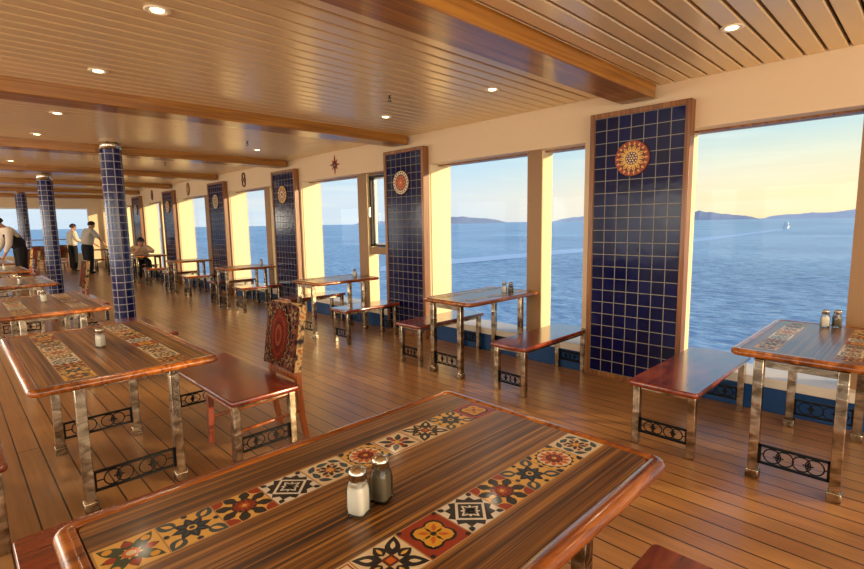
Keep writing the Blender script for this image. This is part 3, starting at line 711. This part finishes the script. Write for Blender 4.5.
# ------------------------------------------------------------------ tiled panels and columns
def uvquad(bm, pts, uvs, mi=0):
    uvl = bm.loops.layers.uv.get('UVMap') or bm.loops.layers.uv.new('UVMap')
    f = bm.faces.new([bm.verts.new(p) for p in pts]); f.material_index = mi
    for lp, uv in zip(f.loops, uvs): lp[uvl].uv = uv
PL = ['tall cobalt tiled panel with a red round plaque, between the two nearest windows',
      'blue tiled wall panel behind the second window table, sun plaque with white rim',
      'blue tiled wall panel to the left of the window with an opening sash',
      'fourth blue tiled wall panel counted from the nearest one',
      'fifth blue tiled wall panel, standing just before the seated diner',
      'sixth blue tiled wall panel, just past the seated diner',
      'furthest blue tiled wall panel, beside the far end windows']
for i, (a, b) in enumerate(PANELS):
    t = thing('tiled_panel', PL[i], 'wall panel', (0, (a+b)/2, 0), 0, 'blue tiled panels along the window wall')
    w = (b-a)/2; x0, x1, f, zt = 4.40, XW, .045, 2.49
    def frame(bm):
        box(bm, x0, x1, -w, -w+f, .03, zt, bev=.004); box(bm, x0, x1, w-f, w, .03, zt, bev=.004)
        box(bm, x0, x1, -w+f, w-f, zt-f, zt, bev=.004); box(bm, x0, x1, -w+f, w-f, .03, .03+f, bev=.004)
    make('frame', M['panel_wood'], t, frame)
    make('plinth', M['panel_wood'], t, lambda bm: box(bm, x0+.03, x1, -w+.03, w-.03, 0, .03))
    u = (2*w-2*f)/7
    def field(bm):
        y0, y1, z0, z1 = -w+f, w-f, .03+f, zt-f; x = x0+.014; n = (z1-z0)/u
        uvquad(bm, [(x, y0, z0), (x, y0, z1), (x, y1, z1), (x, y1, z0)], [(7, 0), (7, n), (0, n), (0, 0)])
        uvquad(bm, [(x+.02, y0, z0), (x+.02, y1, z0), (x+.02, y1, z1), (x+.02, y0, z1)], [(0, 0), (1, 0), (1, 1), (0, 1)])
    make('tile_field', M['panel_tiles'], t, field)

def medallion(label, y, z, kind):
    r = .158
    t = thing('wall_plaque', label, 'plaque', (4.412, y, z), 0, 'round plaques on the tiled panels')
    make('disc', M['g_brown'], t, lambda bm: cyl(bm, (0, 0, 0), (-.016, 0, 0), r, r*.97, 36))
    if kind == 0:
        lay = [('red', [circ(0,0,.95,36)]), ('amber', flower(18, .7, .92, .05)), ('brown', [circ(0,0,.74,30)]), ('amber', flower(14, .4, .74, .1)), ('orange', flower(14, .5, .7, .04)), ('amber', [circ(0,0,.46,24)]), ('brown', [circ(0,0,.36,24)]), ('cream', [circ(.28*math.cos(k*PI/6), .28*math.sin(k*PI/6), .05, 6) for k in range(12)] + [circ(.14*math.cos(k*PI/3), .14*math.sin(k*PI/3), .05, 6) for k in range(6)] + [circ(0,0,.05,6)])]
    elif kind == 1:
        lay = [('cream', [circ(0,0,.95,36)]), ('brown', [circ(.82*math.cos(k*PI/10), .82*math.sin(k*PI/10), .08, 8) for k in range(20)]), ('black', [circ(0,0,.68,28)]), ('orange', [star(12, .66, .5)]), ('red', [circ(0,0,.44,24)]), ('orange', flower(8, .1, .42, .08)), ('amber', [circ(0,0,.1,12)])]
    elif kind == 2:
        lay = [('amber', [circ(0,0,.95,36)]), ('black', flower(12, .55, .92, .09)), ('red', [circ(0,0,.56,28)]), ('cream', flower(8, .15, .54, .1)), ('brown', [circ(0,0,.18,14)])]
    else:
        lay = [('cream', [circ(0,0,.95,36)]), ('teal', [star(16, .9, .68)]), ('amber', [circ(0,0,.6,26)]), ('brown', flower(8, .1, .56, .1)), ('cream', [circ(0,0,.16,12)])]
    make('painted_face', GM, t, lambda bm: art(bm, lay, r, lambda a, b, c: (-.0165-c, a, b), 0, .0006))
medallion('red and gold flower plaque on the nearest blue tiled panel', 1.955, 2.06, 0)
medallion('orange sun plaque with a white beaded rim on the second tiled panel', 5.06, 2.06, 1)
medallion('round painted plaque on the third tiled panel from the front', 8.3, 2.07, 2)
medallion('round pale plaque on the fourth tiled panel from the front', 11.36, 2.07, 3)
medallion('small far plaque on the tiled panel before the seated diner', 14.68, 2.07, 2)
medallion('small far plaque on the tiled panel past the seated diner', 17.78, 2.07, 3)

def ornament(label, y, z, kind):
    t = thing('wall_ornament', label, 'ornament', (XW, y, z), 0, 'metal ornaments above the windows')
    def back(bm):
        if kind == 'star':
            for p in [star(4, .145, .035, PI/2), [(x*.8, yy*.8) for x, yy in star(4, .13, .04, PI/4)]]:
                a = [bm.verts.new((-.012, x, yy)) for x, yy in p]; b = [bm.verts.new((-.002, x, yy)) for x, yy in p]; m = len(p)
                bm.faces.new(a); bm.faces.new(b[::-1])
                for k in range(m): bm.faces.new((a[k], a[(k+1)%m], b[(k+1)%m], b[k]))
        elif kind == 'scroll':
            torus(bm, (-.012, 0, .075), .06, .012, 0); torus(bm, (-.012, 0, -.075), .062, .012, 0); torus(bm, (-.012, .05, 0), .034, .009, 0); torus(bm, (-.012, -.05, 0), .034, .009, 0)
        else:
            lathe_pts = [(.105*math.sin(q), .15*math.cos(q)) for q in [2*PI*k/24 for k in range(24)]]
            a = [bm.verts.new((-.015, x, yy)) for x, yy in lathe_pts]; b = [bm.verts.new((-.001, x*1.08, yy*1.08)) for x, yy in lathe_pts]
            bm.faces.new(a); bm.faces.new(b[::-1])
            for k in range(24): bm.faces.new((a[k], a[(k+1)%24], b[(k+1)%24], b[k]))
    make('body', M['g_red' if kind == 'star' else 'g_brown'], t, back)
    if kind == 'star': make('boss', M['g_brown'], t, lambda bm: lathe2(bm, .055))
    if kind == 'shield': make('emblem', GM, t, lambda bm: art(bm, [('amber', [[(x*.7, yy*1.0) for x, yy in circ(0,0,.8,20)]]), ('black', [[(x*.5, yy*.8) for x, yy in circ(0,0,.8,16)]]), ('amber', flower(6, .1, .5, .12))], .14, lambda a, b, c: (-.016-c, a, b), 0, .0006))
    if kind == 'scroll': make('boss', M['g_amber'], t, lambda bm: lathe2(bm, .026))
def lathe2(bm, r):
    bmesh.ops.create_uvsphere(bm, u_segments=16, v_segments=10, radius=r, matrix=Matrix.Translation((-.012, 0, 0)) @ Matrix.Diagonal((.3, 1, 1, 1)))
    for f in bm.faces: f.smooth = True
ornament('dark red compass star on the wall above the window with an opening sash', 6.74, 2.455, 'star')
ornament('scrolled figure of linked rings on the wall above the fourth window', 10.05, 2.46, 'scroll')
ornament('oval shield ornament on the wall above the fifth window', 13.3, 2.465, 'shield')
ornament('small scrolled ornament on the wall above the seated diner', 16.3, 2.465, 'scroll')

def column(label, x, y, ztile=2.43):
    t = thing('tiled_column', label, 'column', (x, y, 0), 0, 'cobalt tiled columns along the aisle')
    R_, n, cnt = .13, 40, 8
    def shaft(bm):
        uvl = bm.loops.layers.uv.new('UVMap'); u = 2*PI*R_/cnt
        a = [bm.verts.new((R_*math.cos(2*PI*k/n), R_*math.sin(2*PI*k/n), .06)) for k in range(n)]
        b = [bm.verts.new((R_*math.cos(2*PI*k/n), R_*math.sin(2*PI*k/n), ztile)) for k in range(n)]
        for k in range(n):
            f = bm.faces.new((a[k], a[(k+1)%n], b[(k+1)%n], b[k])); f.smooth = True
            for lp, uv in zip(f.loops, ((k/n*cnt, 0), ((k+1)/n*cnt, 0), ((k+1)/n*cnt, (ztile-.06)/u), (k/n*cnt, (ztile-.06)/u))): lp[uvl].uv = uv
    make('tiled_shaft', M['column_tiles'], t, shaft)
    make('steel_cap', M['chrome'], t, lambda bm: cyl(bm, (0, 0, ztile), (0, 0, CZ+.02), R_*.99, n=40))
    make('base_ring', M['chrome'], t, lambda bm: cyl(bm, (0, 0, 0), (0, 0, .06), R_+.01, n=40))
column('nearest and widest cobalt tiled column, steel cap, behind the salt shaker table', 1.725, 7.95, 2.57)
column('middle cobalt tiled column, between the nearest column and the standing waiters', 1.60, 13.0, 2.52)
column('furthest and slimmest cobalt tiled column, right of the leaning waiter', 1.665, 18.3, 2.52)

# ------------------------------------------------------------------ tables, benches, chairs
H = .76
make_table('dining_table', 'large foreground table with two bright patterned tile strips', 1.48, 1.0, H, [(-.47,.36),(-.47,-.34),(.47,.36),(.47,-.34)], .23, 10, 'dining tables', (.86, 1.048, 0))
tA = make_table('dining_table', 'second table back on the left, one salt shaker between its tile strips', 1.66, .905, H, [(-.66,.23),(-.66,-.23),(.3,.23),(.3,-.23)], .225, 11, 'dining tables', (.66, 3.775, 0), PI/2)
for y, lab in ((6.48, 'third table back on the left, beyond the one with bright tile strips'), (9.58, 'fourth table back on the left, near the wide tiled column'),
               (12.65, 'fifth table back on the left, level with the middle column'), (15.6, 'sixth table back on the left, in front of the leaning waiter'), (18.6, 'last table on the left, behind the leaning waiter')):
    dup(tA, (.67, y, 0), PI/2, lab)
WTAB = [(.482, 3.262, 1.2, .69, 'right hand window table carrying a salt and pepper pair'),
        (3.38, 3.47, 1.17, .68, 'window table between the two nearest tiled panels'),
        (5.98, 3.42, 1.05, .68, 'window table in front of the window with an opening sash'),
        (9.22, 3.58, .95, .7, 'window table beneath the scrolled wall ornament'),
        (12.22, 3.62, .85, .7, 'window table beneath the oval shield ornament'),
        (15.52, 3.68, .78, .76, 'window table at which the man eats'),
        (18.62, 3.7, .75, .75, 'far window table beside the tallest standing waiter'),
        (21.72, 3.7, .75, .75, 'last window table, by the far end windows')]
for y, x0, l, w, lab in WTAB:
    dx, dy = l/2-.06 if l < 1.15 else l/2-.03, w/2-.155
    make_table('window_table', lab, l, w, H, [(-l/2+.03, dy), (-l/2+.03, -dy), (dx-.12, dy), (dx-.12, -dy)], w*.27, int((l-.12)/.11), 'tables along the window wall', (x0+l/2, y, 0), t=.11)

BEN = [(1.185, 3.8, 1.24, .44, 'bench with a glossy red brown seat at the right, between nearest panel and window table'),
       (2.58, 4.0, 1.14, .38, 'bench under the window just left of the nearest tiled panel'),
       (3.93, 4.0, 1.08, .38, 'bench before the second tiled panel, behind the window table'),
       (5.30, 4.0, 1.0, .38, 'bench directly behind the second tiled panel, sash window table in front'),
       (6.72, 4.0, .98, .38, 'bench on the far side of the sash window table'),
       (8.62, 4.05, .9, .42, 'bench in front of the third tiled panel'),
       (10.02, 4.1, .84, .40, 'bench on the far side of the table under the scrolled ornament'),
       (11.55, 4.06, .76, .40, 'bench in front of the fourth tiled panel'),
       (12.98, 4.08, .76, .40, 'bench on the far side of the table under the shield ornament'),
       (14.65, 4.08, .74, .38, 'empty bench on the near side of the seated diner'),
       (16.2, 4.08, .74, .38, 'bench on which the man sits eating'),
       (17.75, 4.08, .74, .38, 'far bench before the table beside the waiters'),
       (20.85, 4.08, .74, .38, 'last bench, before the far end table')]
for y, xc, l, w, lab in BEN:
    xc = {3.8: 3.83, 4.0: 3.99}.get(xc, xc)
    if any(y+w/2 > a-.02 and y-w/2 < b+.02 for a, b in PANELS): l -= xc+l/2-4.385; xc = 4.385-l/2
    make_bench('window_bench', lab, l, w, 'benches along the window wall', (xc, y, 0))
B2 = make_bench('dining_bench', 'red brown bench with a tapestry chair pushed under it', 1.27, .47, 'benches at the aisle tables', (1.39, 3.58, 0), PI/2, rails=False)
make_bench('dining_bench', 'bench whose dark end shows behind the table with one salt shaker', 1.33, .47, 'benches at the aisle tables', (1.405, 6.08, 0), PI/2)
dup(B2, (1.405, 9.0, 0), PI/2, 'bench on the aisle side of the fourth table back')
dup(B2, (-.125, 3.56, 0), PI/2, 'bench cut by the left edge of the picture, only its steel leg showing')
make_bench('dining_bench', 'dark red bench tucked along the far side of the foreground table', 1.15, .42, 'benches at the foreground table', (.64, 1.965, 0))
make_bench('dining_bench', 'dark red bench at the bottom right corner, near side of the foreground table', 1.25, .46, 'benches at the foreground table', (.975, .365, 0))

ch = make_chair('chair with a red and black tapestry back at the salt shaker table', (1.44, 3.295, 0), 0, 'tapestry chairs')
for x, y, rz, lab in ((1.42, 10.35, 0, 'brown chair beside the widest tiled column, seen side on'), (1.42, 16.4, 0, 'chair between the two further tiled columns, nearer one'),
                      (1.42, 17.9, 0, 'chair between the two further tiled columns, half hidden by its neighbour'), (2.0, 20.8, .9, 'reddish chair just right of the furthest column'), (2.75, 21.2, 1.2, 'far chair between middle column and waiters')):
    dup(ch, (x, y, 0), rz, lab)

# ------------------------------------------------------------------ shakers
make_shaker('white salt shaker on the foreground table', 'salt', (.715, 1.022, H), 'shakers on the foreground table', 1.15)
make_shaker('speckled pepper shaker behind the salt on the foreground table', 'pepper', (.798, 1.03, H), 'shakers on the foreground table', 1.15)
for x, y, k, lab in ((.66, 3.75, 'salt', 'lone salt shaker on the second table back on the left'), (.69, 6.55, 'salt', 'lone salt shaker on the third table back on the left'),
                     (.70, 8.92, 'salt', 'lone salt shaker on the fourth table back on the left'), (.77, 12.4, 'salt', 'small far salt shaker near the left picture edge'),
                     (4.33, .515, 'salt', 'salt shaker of the pair on the right hand window table'), (4.37, .455, 'pepper', 'pepper shaker of the pair on the right hand window table'),
                     (4.27, 3.25, 'salt', 'salt shaker of the pair on the table between the nearest panels'), (4.29, 3.18, 'pepper', 'pepper shaker of the pair on the table between the nearest panels'),
                     (4.22, 5.92, 'salt', 'shaker on the window table by the opening sash'), (4.37, 9.22, 'salt', 'shaker on the window table beneath the scrolled ornament')):
    make_shaker(lab, k, (x, y, H), 'shakers', 1.08)

# ------------------------------------------------------------------ ceiling fittings
def lamp(label, x, y, lit=True, e=16):
    t = thing('ceiling_downlight', label, 'downlight', (x, y, CZ), 0, 'recessed ceiling downlights')
    make('trim_ring', M['lamp_ring'], t, lambda bm: lathe(bm, [(.064, -.001), (.066, -.006), (.058, -.011), (.047, -.009), (.036, -.004)], 28))
    make('bulb', M['lamp_glow'], t, lambda bm: lathe(bm, [(.033, -.0045), (.031, -.0085), (.018, -.0115), (.003, -.012)], 20))
    if lit:
        d = bpy.data.lights.new('downlight_bulb', 'SPOT'); d.energy = e; d.color = (1, .81, .54); d.spot_size = 2.6; d.spot_blend = .8; d.shadow_soft_size = .05
        o = bpy.data.objects.new('downlight_bulb', d); C.objects.link(o); o.parent = t; o.location = (0, 0, -.03)
ordn = ['nearest', 'second', 'third', 'fourth', 'fifth', 'sixth', 'seventh', 'eighth', 'ninth', 'tenth']
for k, y in enumerate((2.98, 4.38, 6.2, 7.7, 9.3, 10.9, 12.5, 14.1, 15.7)):
    lamp(f'{ordn[k]} downlight in the row over the left hand tables', .92, y, k < 8)
for k, y in enumerate((.97, 2.8, 4.25, 5.76, 7.3, 9.2)):
    lamp(f'{ordn[k]} downlight in the row along the windows', 3.5, y, True)
for x, y in ((3.5, -.9),):
    d = bpy.data.lights.new('downlight_bulb', 'SPOT'); d.energy = 26; d.color = (1, .81, .54); d.spot_size = 2.6; d.spot_blend = .8; d.shadow_soft_size = .08
    o = bpy.data.objects.new('downlight_bulb', d); C.objects.link(o); o.location = (x, y, CZ-.03)
for x, y, lab in ((2.96, 3.53, 'sprinkler head hanging between the second and third beams'), (3.06, 6.67, 'sprinkler head hanging past the third beam'), (2.93, 9.7, 'furthest sprinkler head on the ceiling'),):
    t = thing('ceiling_sprinkler', lab, 'sprinkler', (x, y, CZ), 0, 'sprinkler heads'); t.scale = (.75, .75, .62)
    make('escutcheon', M['chrome'], t, lambda bm: lathe(bm, [(.03, 0), (.032, -.004), (.012, -.012)], 18))
    make('nozzle', M['iron'], t, lambda bm: [cyl(bm, (0,0,-.01), (0,0,-.05), .009, n=10), cyl(bm, (-.016,0,-.045), (-.012,0,-.085), .003, n=6), cyl(bm, (.016,0,-.045), (.012,0,-.085), .003, n=6), cyl(bm, (-.018,0,-.045), (.018,0,-.045), .004, n=6)])
    make('deflector', M['iron'], t, lambda bm: cyl(bm, (0,0,-.085), (0,0,-.089), .024, n=14))

# ------------------------------------------------------------------ people
arm = dict(STAND)
arm.update(elR=(.22,.22,1.22), wrR=(.2,.42,1.06), handR=(.19,.5,1.0), elL=(-.24,.12,1.14), wrL=(-.2,.34,1.02), handL=(-.19,.42,.98))
make_person('standing waiter in a light grey shirt and black trousers reaching to a table', (3.42, 20.1, 0), -PI/2+.25, lean(arm, .22, UP, (0,0,.95)), M['shirt_grey'], M['black_cloth'], sleeve_long=False, scale=1.03, bulk=1.28)
hold = dict(STAND); hold.update(elR=(.23,.08,1.15), wrR=(.12,.3,1.1), handR=(.04,.36,1.1), elL=(-.23,.08,1.15), wrL=(-.12,.3,1.08), handL=(-.04,.36,1.08))
make_person('standing waiter in a white shirt with hands together, left of the reaching waiter', (3.28, 21.9, 0), -PI/2+.2, lean(hold, .06, UP, (0,0,.95)), M['shirt_white'], M['black_cloth'], scale=.98, bulk=1.2)
bend = dict(STAND); bend.update(elR=(.24,.2,1.14), wrR=(.2,.4,1.0), handR=(.18,.5,.93), elL=(-.24,.2,1.14), wrL=(-.2,.38,.98), handL=(-.18,.48,.92))
make_person('waiter in a black vest and white shirt leaning over a table at the left edge', (1.42, 16.95, 0), PI/2+.2, lean(bend, .5, UP, (0,0,.95)), M['shirt_white'], M['black_cloth'], apron=M['black_cloth'], scale=1.13)
SIT = dict(pelvis=(0,0,.58), waist=(0,.05,.7), chest=(0,.14,.86), neck=(0,.22,1.0), head=(0,.30,1.11), face=(0,.39,1.06),
           shR=(.19,.15,.94), shL=(-.19,.15,.94), elR=(.3,.33,.82), elL=(-.3,.33,.82), wrR=(.13,.46,.86), wrL=(-.13,.46,.84), handR=(.06,.47,.95), handL=(-.05,.52,.86),
           hipR=(.1,.05,.575), hipL=(-.1,.05,.575), knR=(.13,.43,.56), knL=(-.13,.43,.56), anR=(.13,.45,.08), anL=(-.13,.45,.08), toeR=(.14,.6,.04), toeL=(-.14,.6,.04))
make_person('man in a tan shirt seated at a window table, head bowed over his food', (4.02, 16.2, 0), PI-.1, SIT, M['shirt_tan'], M['black_cloth'], sleeve_long=False)
t = thing('dinner_plate', 'white plate under the bowed head of the seated man', 'plate', (4.0, 15.62, H))
make('dish', M['dish'], t, lambda bm: lathe(bm, [(.06, 0), (.075, .004), (.12, .018), (.123, .02), (.118, .02), (.07, .008)], 28))
make('food', M['g_orange'], t, lambda bm: lathe(bm, [(.06, .006), (.055, .02), (.03, .034), (.005, .038)], 16))

# ------------------------------------------------------------------ the sea
SZ = -11.0
def seaplane(bm):
    S = 30000
    bm.faces.new([bm.verts.new(p) for p in ((-S, -S, SZ), (S, -S, SZ), (S, S, SZ), (-S, S, SZ))])
so = struct('sea', M['sea'], seaplane)
CAM = Vector((0, 0, 1.52))
def bearing(az, d): return Vector((math.sin(az)*d, math.cos(az)*d))
def island(name, label, azs, D, hs, mat, depth=700):
    """a long ridge lying across the line of bearings azs (radians east of the bow), crest heights hs"""
    def fn(bm):
        rows = []
        rnd = random.Random(len(hs)*7+int(D))
        sub = []
        for i in range(len(azs)-1):
            for k in range(4):
                t = k/4; sub.append((azs[i]+(azs[i+1]-azs[i])*t, hs[i]+(hs[i+1]-hs[i])*t))
        sub.append((azs[-1], hs[-1]))
        for az, h in sub:
            h = max(0, h*(1+rnd.uniform(-.07, .07)))
            row = []
            for q, f in ((0, -.05), (.2, .3), (.5, 1), (.8, .4), (1, -.05)):
                p = bearing(az, D+depth*q); row.append(bm.verts.new((p.x, p.y, SZ+h*f*(1 if q == .5 else rnd.uniform(.8, 1.2)))))
            rows.append(row)
        for a, b in zip(rows, rows[1:]):
            for k in range(4): bm.faces.new((a[k], a[k+1], b[k+1], b[k])).smooth = True
    o = make(name, mat, None, fn); o['kind'] = 'structure'; o['label'] = label; o['category'] = 'island'
    return o

# ------------------------------------------------------------------ camera
F_, PIT, ROL, YAW = 495.9, .12303, -.015535, .774063
fwv = Vector((math.sin(YAW)*math.cos(PIT), math.cos(YAW)*math.cos(PIT), -math.sin(PIT)))
rtv = Vector((math.cos(YAW), -math.sin(YAW), 0)); upv = rtv.cross(fwv)
r2 = math.cos(ROL)*rtv + math.sin(ROL)*upv; u2 = -math.sin(ROL)*rtv + math.cos(ROL)*upv
cam = bpy.data.cameras.new('camera'); co = bpy.data.objects.new('camera', cam); C.objects.link(co)
cam.sensor_width = 36; cam.lens = 36*F_/864; cam.clip_start = .05; cam.clip_end = 60000
R3 = Matrix((r2, u2, -fwv)).transposed()
co.matrix_world = Matrix.Translation(CAM) @ R3.to_4x4()
bpy.context.scene.camera = co

# islands (bearings surveyed from the photograph), the boat and its wake
def az_of(px, py=220):
    d = r2*((px-432)/F_) - u2*((py-284.5)/F_) + fwv
    return math.atan2(d.x, d.y), d
def sea_pt(px, py):
    az, d = az_of(px, py); k = (SZ-1.52)/d.z; return Vector((d.x*k, d.y*k, SZ))
def isl(name, label, pts, D, mat, depth=700):
    azs = [az_of(p)[0] for p, h in pts]; hs = []
    for p, h in pts:
        _, d = az_of(p); hs.append(.72*h/F_*(D+depth*.5)/math.hypot(d.x, d.y)*1.0+12.5*(1 if h > 0 else 0))
    return island(name, label, azs, D, hs, mat, depth)
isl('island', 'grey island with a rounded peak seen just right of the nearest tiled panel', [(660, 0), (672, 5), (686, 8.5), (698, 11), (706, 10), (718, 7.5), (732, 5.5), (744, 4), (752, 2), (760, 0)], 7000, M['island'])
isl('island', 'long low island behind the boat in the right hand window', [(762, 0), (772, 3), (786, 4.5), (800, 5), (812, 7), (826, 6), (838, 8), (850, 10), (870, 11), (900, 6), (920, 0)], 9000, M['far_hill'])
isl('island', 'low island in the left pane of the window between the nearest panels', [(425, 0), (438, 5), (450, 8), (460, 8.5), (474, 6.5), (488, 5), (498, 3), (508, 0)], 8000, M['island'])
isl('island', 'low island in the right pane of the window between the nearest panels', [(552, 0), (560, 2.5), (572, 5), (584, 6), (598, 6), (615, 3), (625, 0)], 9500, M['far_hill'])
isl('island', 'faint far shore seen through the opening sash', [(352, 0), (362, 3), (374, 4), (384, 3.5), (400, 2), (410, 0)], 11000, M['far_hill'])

bp = sea_pt(786, 228.5); sd = (sea_pt(700, 240)-bp).normalized(); bang = math.atan2(sd.y, sd.x)
bt = thing('motor_boat', 'small white motor boat crossing the sea in the right hand window', 'boat', bp, bang+PI)
bt.scale = (1.9,)*3
def hull(bm):
    prof = [(-6, 1.5, 1.4), (-3, 1.9, 1.4), (2, 1.8, 1.5), (5, 1.0, 1.8), (7, .05, 2.1)]; prev = None
    for x, w, h in prof:
        ring = [bm.verts.new(p) for p in ((x, -w, h), (x, -w*.6, -.2), (x, w*.6, -.2), (x, w, h))]
        if prev:
            for k in range(3): bm.faces.new((prev[k], prev[k+1], ring[k+1], ring[k]))
            bm.faces.new((prev[3], prev[0], ring[0], ring[3]))
        else: bm.faces.new(ring)
        prev = ring
make('hull', M['boat_white'], bt, hull)
make('cabin', M['boat_white'], bt, lambda bm: [box(bm, -2.5, 2.2, -1.3, 1.3, 1.4, 3.1, bev=.15), box(bm, -1.6, .6, -1.0, 1.0, 3.1, 4.0, bev=.1)])
make('cabin_window', M['g_navy'], bt, lambda bm: boxes(bm, (-2, 1.8, -1.33, -1.29, 2.1, 2.7), (-2, 1.8, 1.29, 1.33, 2.1, 2.7), (2.18, 2.24, -1, 1, 2.1, 2.7)))
make('mast', M['boat_white'], bt, lambda bm: cyl(bm, (-.5, 0, 4), (-.7, 0, 6.2), .08, n=8))
def wake(bm):
    pts = [(782, 229.6, .5), (760, 232.5, 1.0), (730, 236.5, 1.6), (683, 242.3, 2.2), (640, 246, 2.4), (588, 250.5, 2.6), (520, 256.5, 2.8), (440, 263.5, 3), (380, 270, 3)]
    prev = None
    for px, py, w in pts:
        a, b = sea_pt(px, py-w), sea_pt(px, py+w*.6)
        a.z = b.z = SZ+.08
        row = [bm.verts.new(a), bm.verts.new(b)]
        if prev: bm.faces.new((prev[0], prev[1], row[1], row[0]))
        prev = row
w = make('boat_wake', M['foam'], None, wake); tag(w, 'pale foam wake trailing behind the small white boat', 'wake', kind='stuff')

# ------------------------------------------------------------------ light
wd = bpy.data.worlds.new('dusk_sky'); bpy.context.scene.world = wd; wd.use_nodes = True
nt = wd.node_tree; bg = nt.nodes['Background']
tc = N(nt, 'ShaderNodeTexCoord'); sp = N(nt, 'ShaderNodeSeparateXYZ'); L(nt, tc.outputs['Generated'], sp.inputs[0])
def ramp(stops):
    r = N(nt, 'ShaderNodeValToRGB'); e = r.color_ramp.elements
    e[0].position, e[0].color = stops[0][0], lin(stops[0][1]); e[1].position, e[1].color = stops[-1][0], lin(stops[-1][1])
    for p, c in stops[1:-1]: q = e.new(p); q.color = lin(c)
    L(nt, sp.outputs['Z'], r.inputs['Fac']); return r
cool = ramp([(0, (196, 212, 226)), (.05, (206, 218, 226)), (.12, (172, 208, 230)), (.25, (128, 186, 226)), (.6, (92, 148, 210)), (1, (70, 120, 190))])
warm = ramp([(0, (252, 222, 168)), (.04, (250, 226, 176)), (.1, (226, 226, 200)), (.19, (150, 204, 226)), (.4, (104, 168, 218)), (1, (70, 120, 190))])
dt = N(nt, 'ShaderNodeVectorMath', operation='DOT_PRODUCT'); L(nt, tc.outputs['Generated'], dt.inputs[0]); dt.inputs[1].default_value = (.78, -.62, 0)
mr = N(nt, 'ShaderNodeMapRange', interpolation_type='SMOOTHSTEP'); mr.inputs[1].default_value = .0; mr.inputs[2].default_value = .75; L(nt, dt.outputs['Value'], mr.inputs[0])
mx = N(nt, 'ShaderNodeMix', data_type='RGBA'); L(nt, mr.outputs[0], mx.inputs[0]); L(nt, cool.outputs[0], mx.inputs[6]); L(nt, warm.outputs[0], mx.inputs[7])
cm = N(nt, 'ShaderNodeMapping'); cm.inputs['Scale'].default_value = (2.2, 2.2, 30); cn = N(nt, 'ShaderNodeTexNoise', i_Scale=1.6, i_Detail=5.0, i_Roughness=.6)
L(nt, tc.outputs['Generated'], cm.inputs['Vector']); L(nt, cm.outputs[0], cn.inputs['Vector'])
cr = N(nt, 'ShaderNodeMapRange'); cr.inputs[1].default_value = .5; cr.inputs[2].default_value = .75; cr.inputs[3].default_value = 0; cr.inputs[4].default_value = .3; L(nt, cn.outputs['Fac'], cr.inputs[0])
m2 = N(nt, 'ShaderNodeMix', data_type='RGBA'); L(nt, cr.outputs[0], m2.inputs[0]); L(nt, mx.outputs[2], m2.inputs[6]); m2.inputs[7].default_value = lin((246, 242, 222)); mx = m2
L(nt, mx.outputs[2], bg.inputs['Color']); bg.inputs['Strength'].default_value = 1.25

sl = bpy.data.lights.new('sun', 'SUN'); sl.energy = 5.0; sl.color = (1, .74, .42); sl.angle = .03
sun = bpy.data.objects.new('sun', sl); C.objects.link(sun)
sdir = Vector((.52, -.84, .17)).normalized(); sun.rotation_euler = sdir.to_track_quat('Z', 'Y').to_euler()

# added area lights along the port side and near wall, brightening the room
def fill_area(loc, rot, sx, sy, e, col=(1, .92, .78)):
    d = bpy.data.lights.new('fill_area', 'AREA'); d.shape = 'RECTANGLE'; d.size = sx; d.size_y = sy; d.energy = e; d.color = col
    o = bpy.data.objects.new('fill_area', d); C.objects.link(o); o.location = loc; o.rotation_euler = rot
for a, b in PW: fill_area((XL+.05, (a+b)/2, 1.4), (0, -PI/2, 0), 1.7, 2.9, 60)
fill_area((0, YN+.05, 1.5), (PI/2, 0, 0), 8, 2, 190)
for x, y, e in ((-2.4, 1.0, 25), (-2.4, 4.0, 30), (-2.4, 7.5, 60), (-2.4, 11.5, 70), (-2.4, 15.5, 70), (-1.2, 19.5, 80), (1.6, -2.2, 60)):  # added unseen point lights, fill for the interior
    d = bpy.data.lights.new('fill_point', 'POINT'); d.energy = e; d.color = (1, .88, .68); d.shadow_soft_size = .45
    o = bpy.data.objects.new('fill_point', d); C.objects.link(o); o.location = (x, y, 1.75)
sc = bpy.context.scene
sc.view_settings.view_transform = 'Standard'
sc.view_settings.look = 'None'
sc.view_settings.exposure = 0
sc.cycles.use_denoising = True
sc.cycles.max_bounces = 8; sc.cycles.diffuse_bounces = 4; sc.cycles.glossy_bounces = 4; sc.cycles.transparent_max_bounces = 16
sc.cycles.sample_clamp_indirect = 6
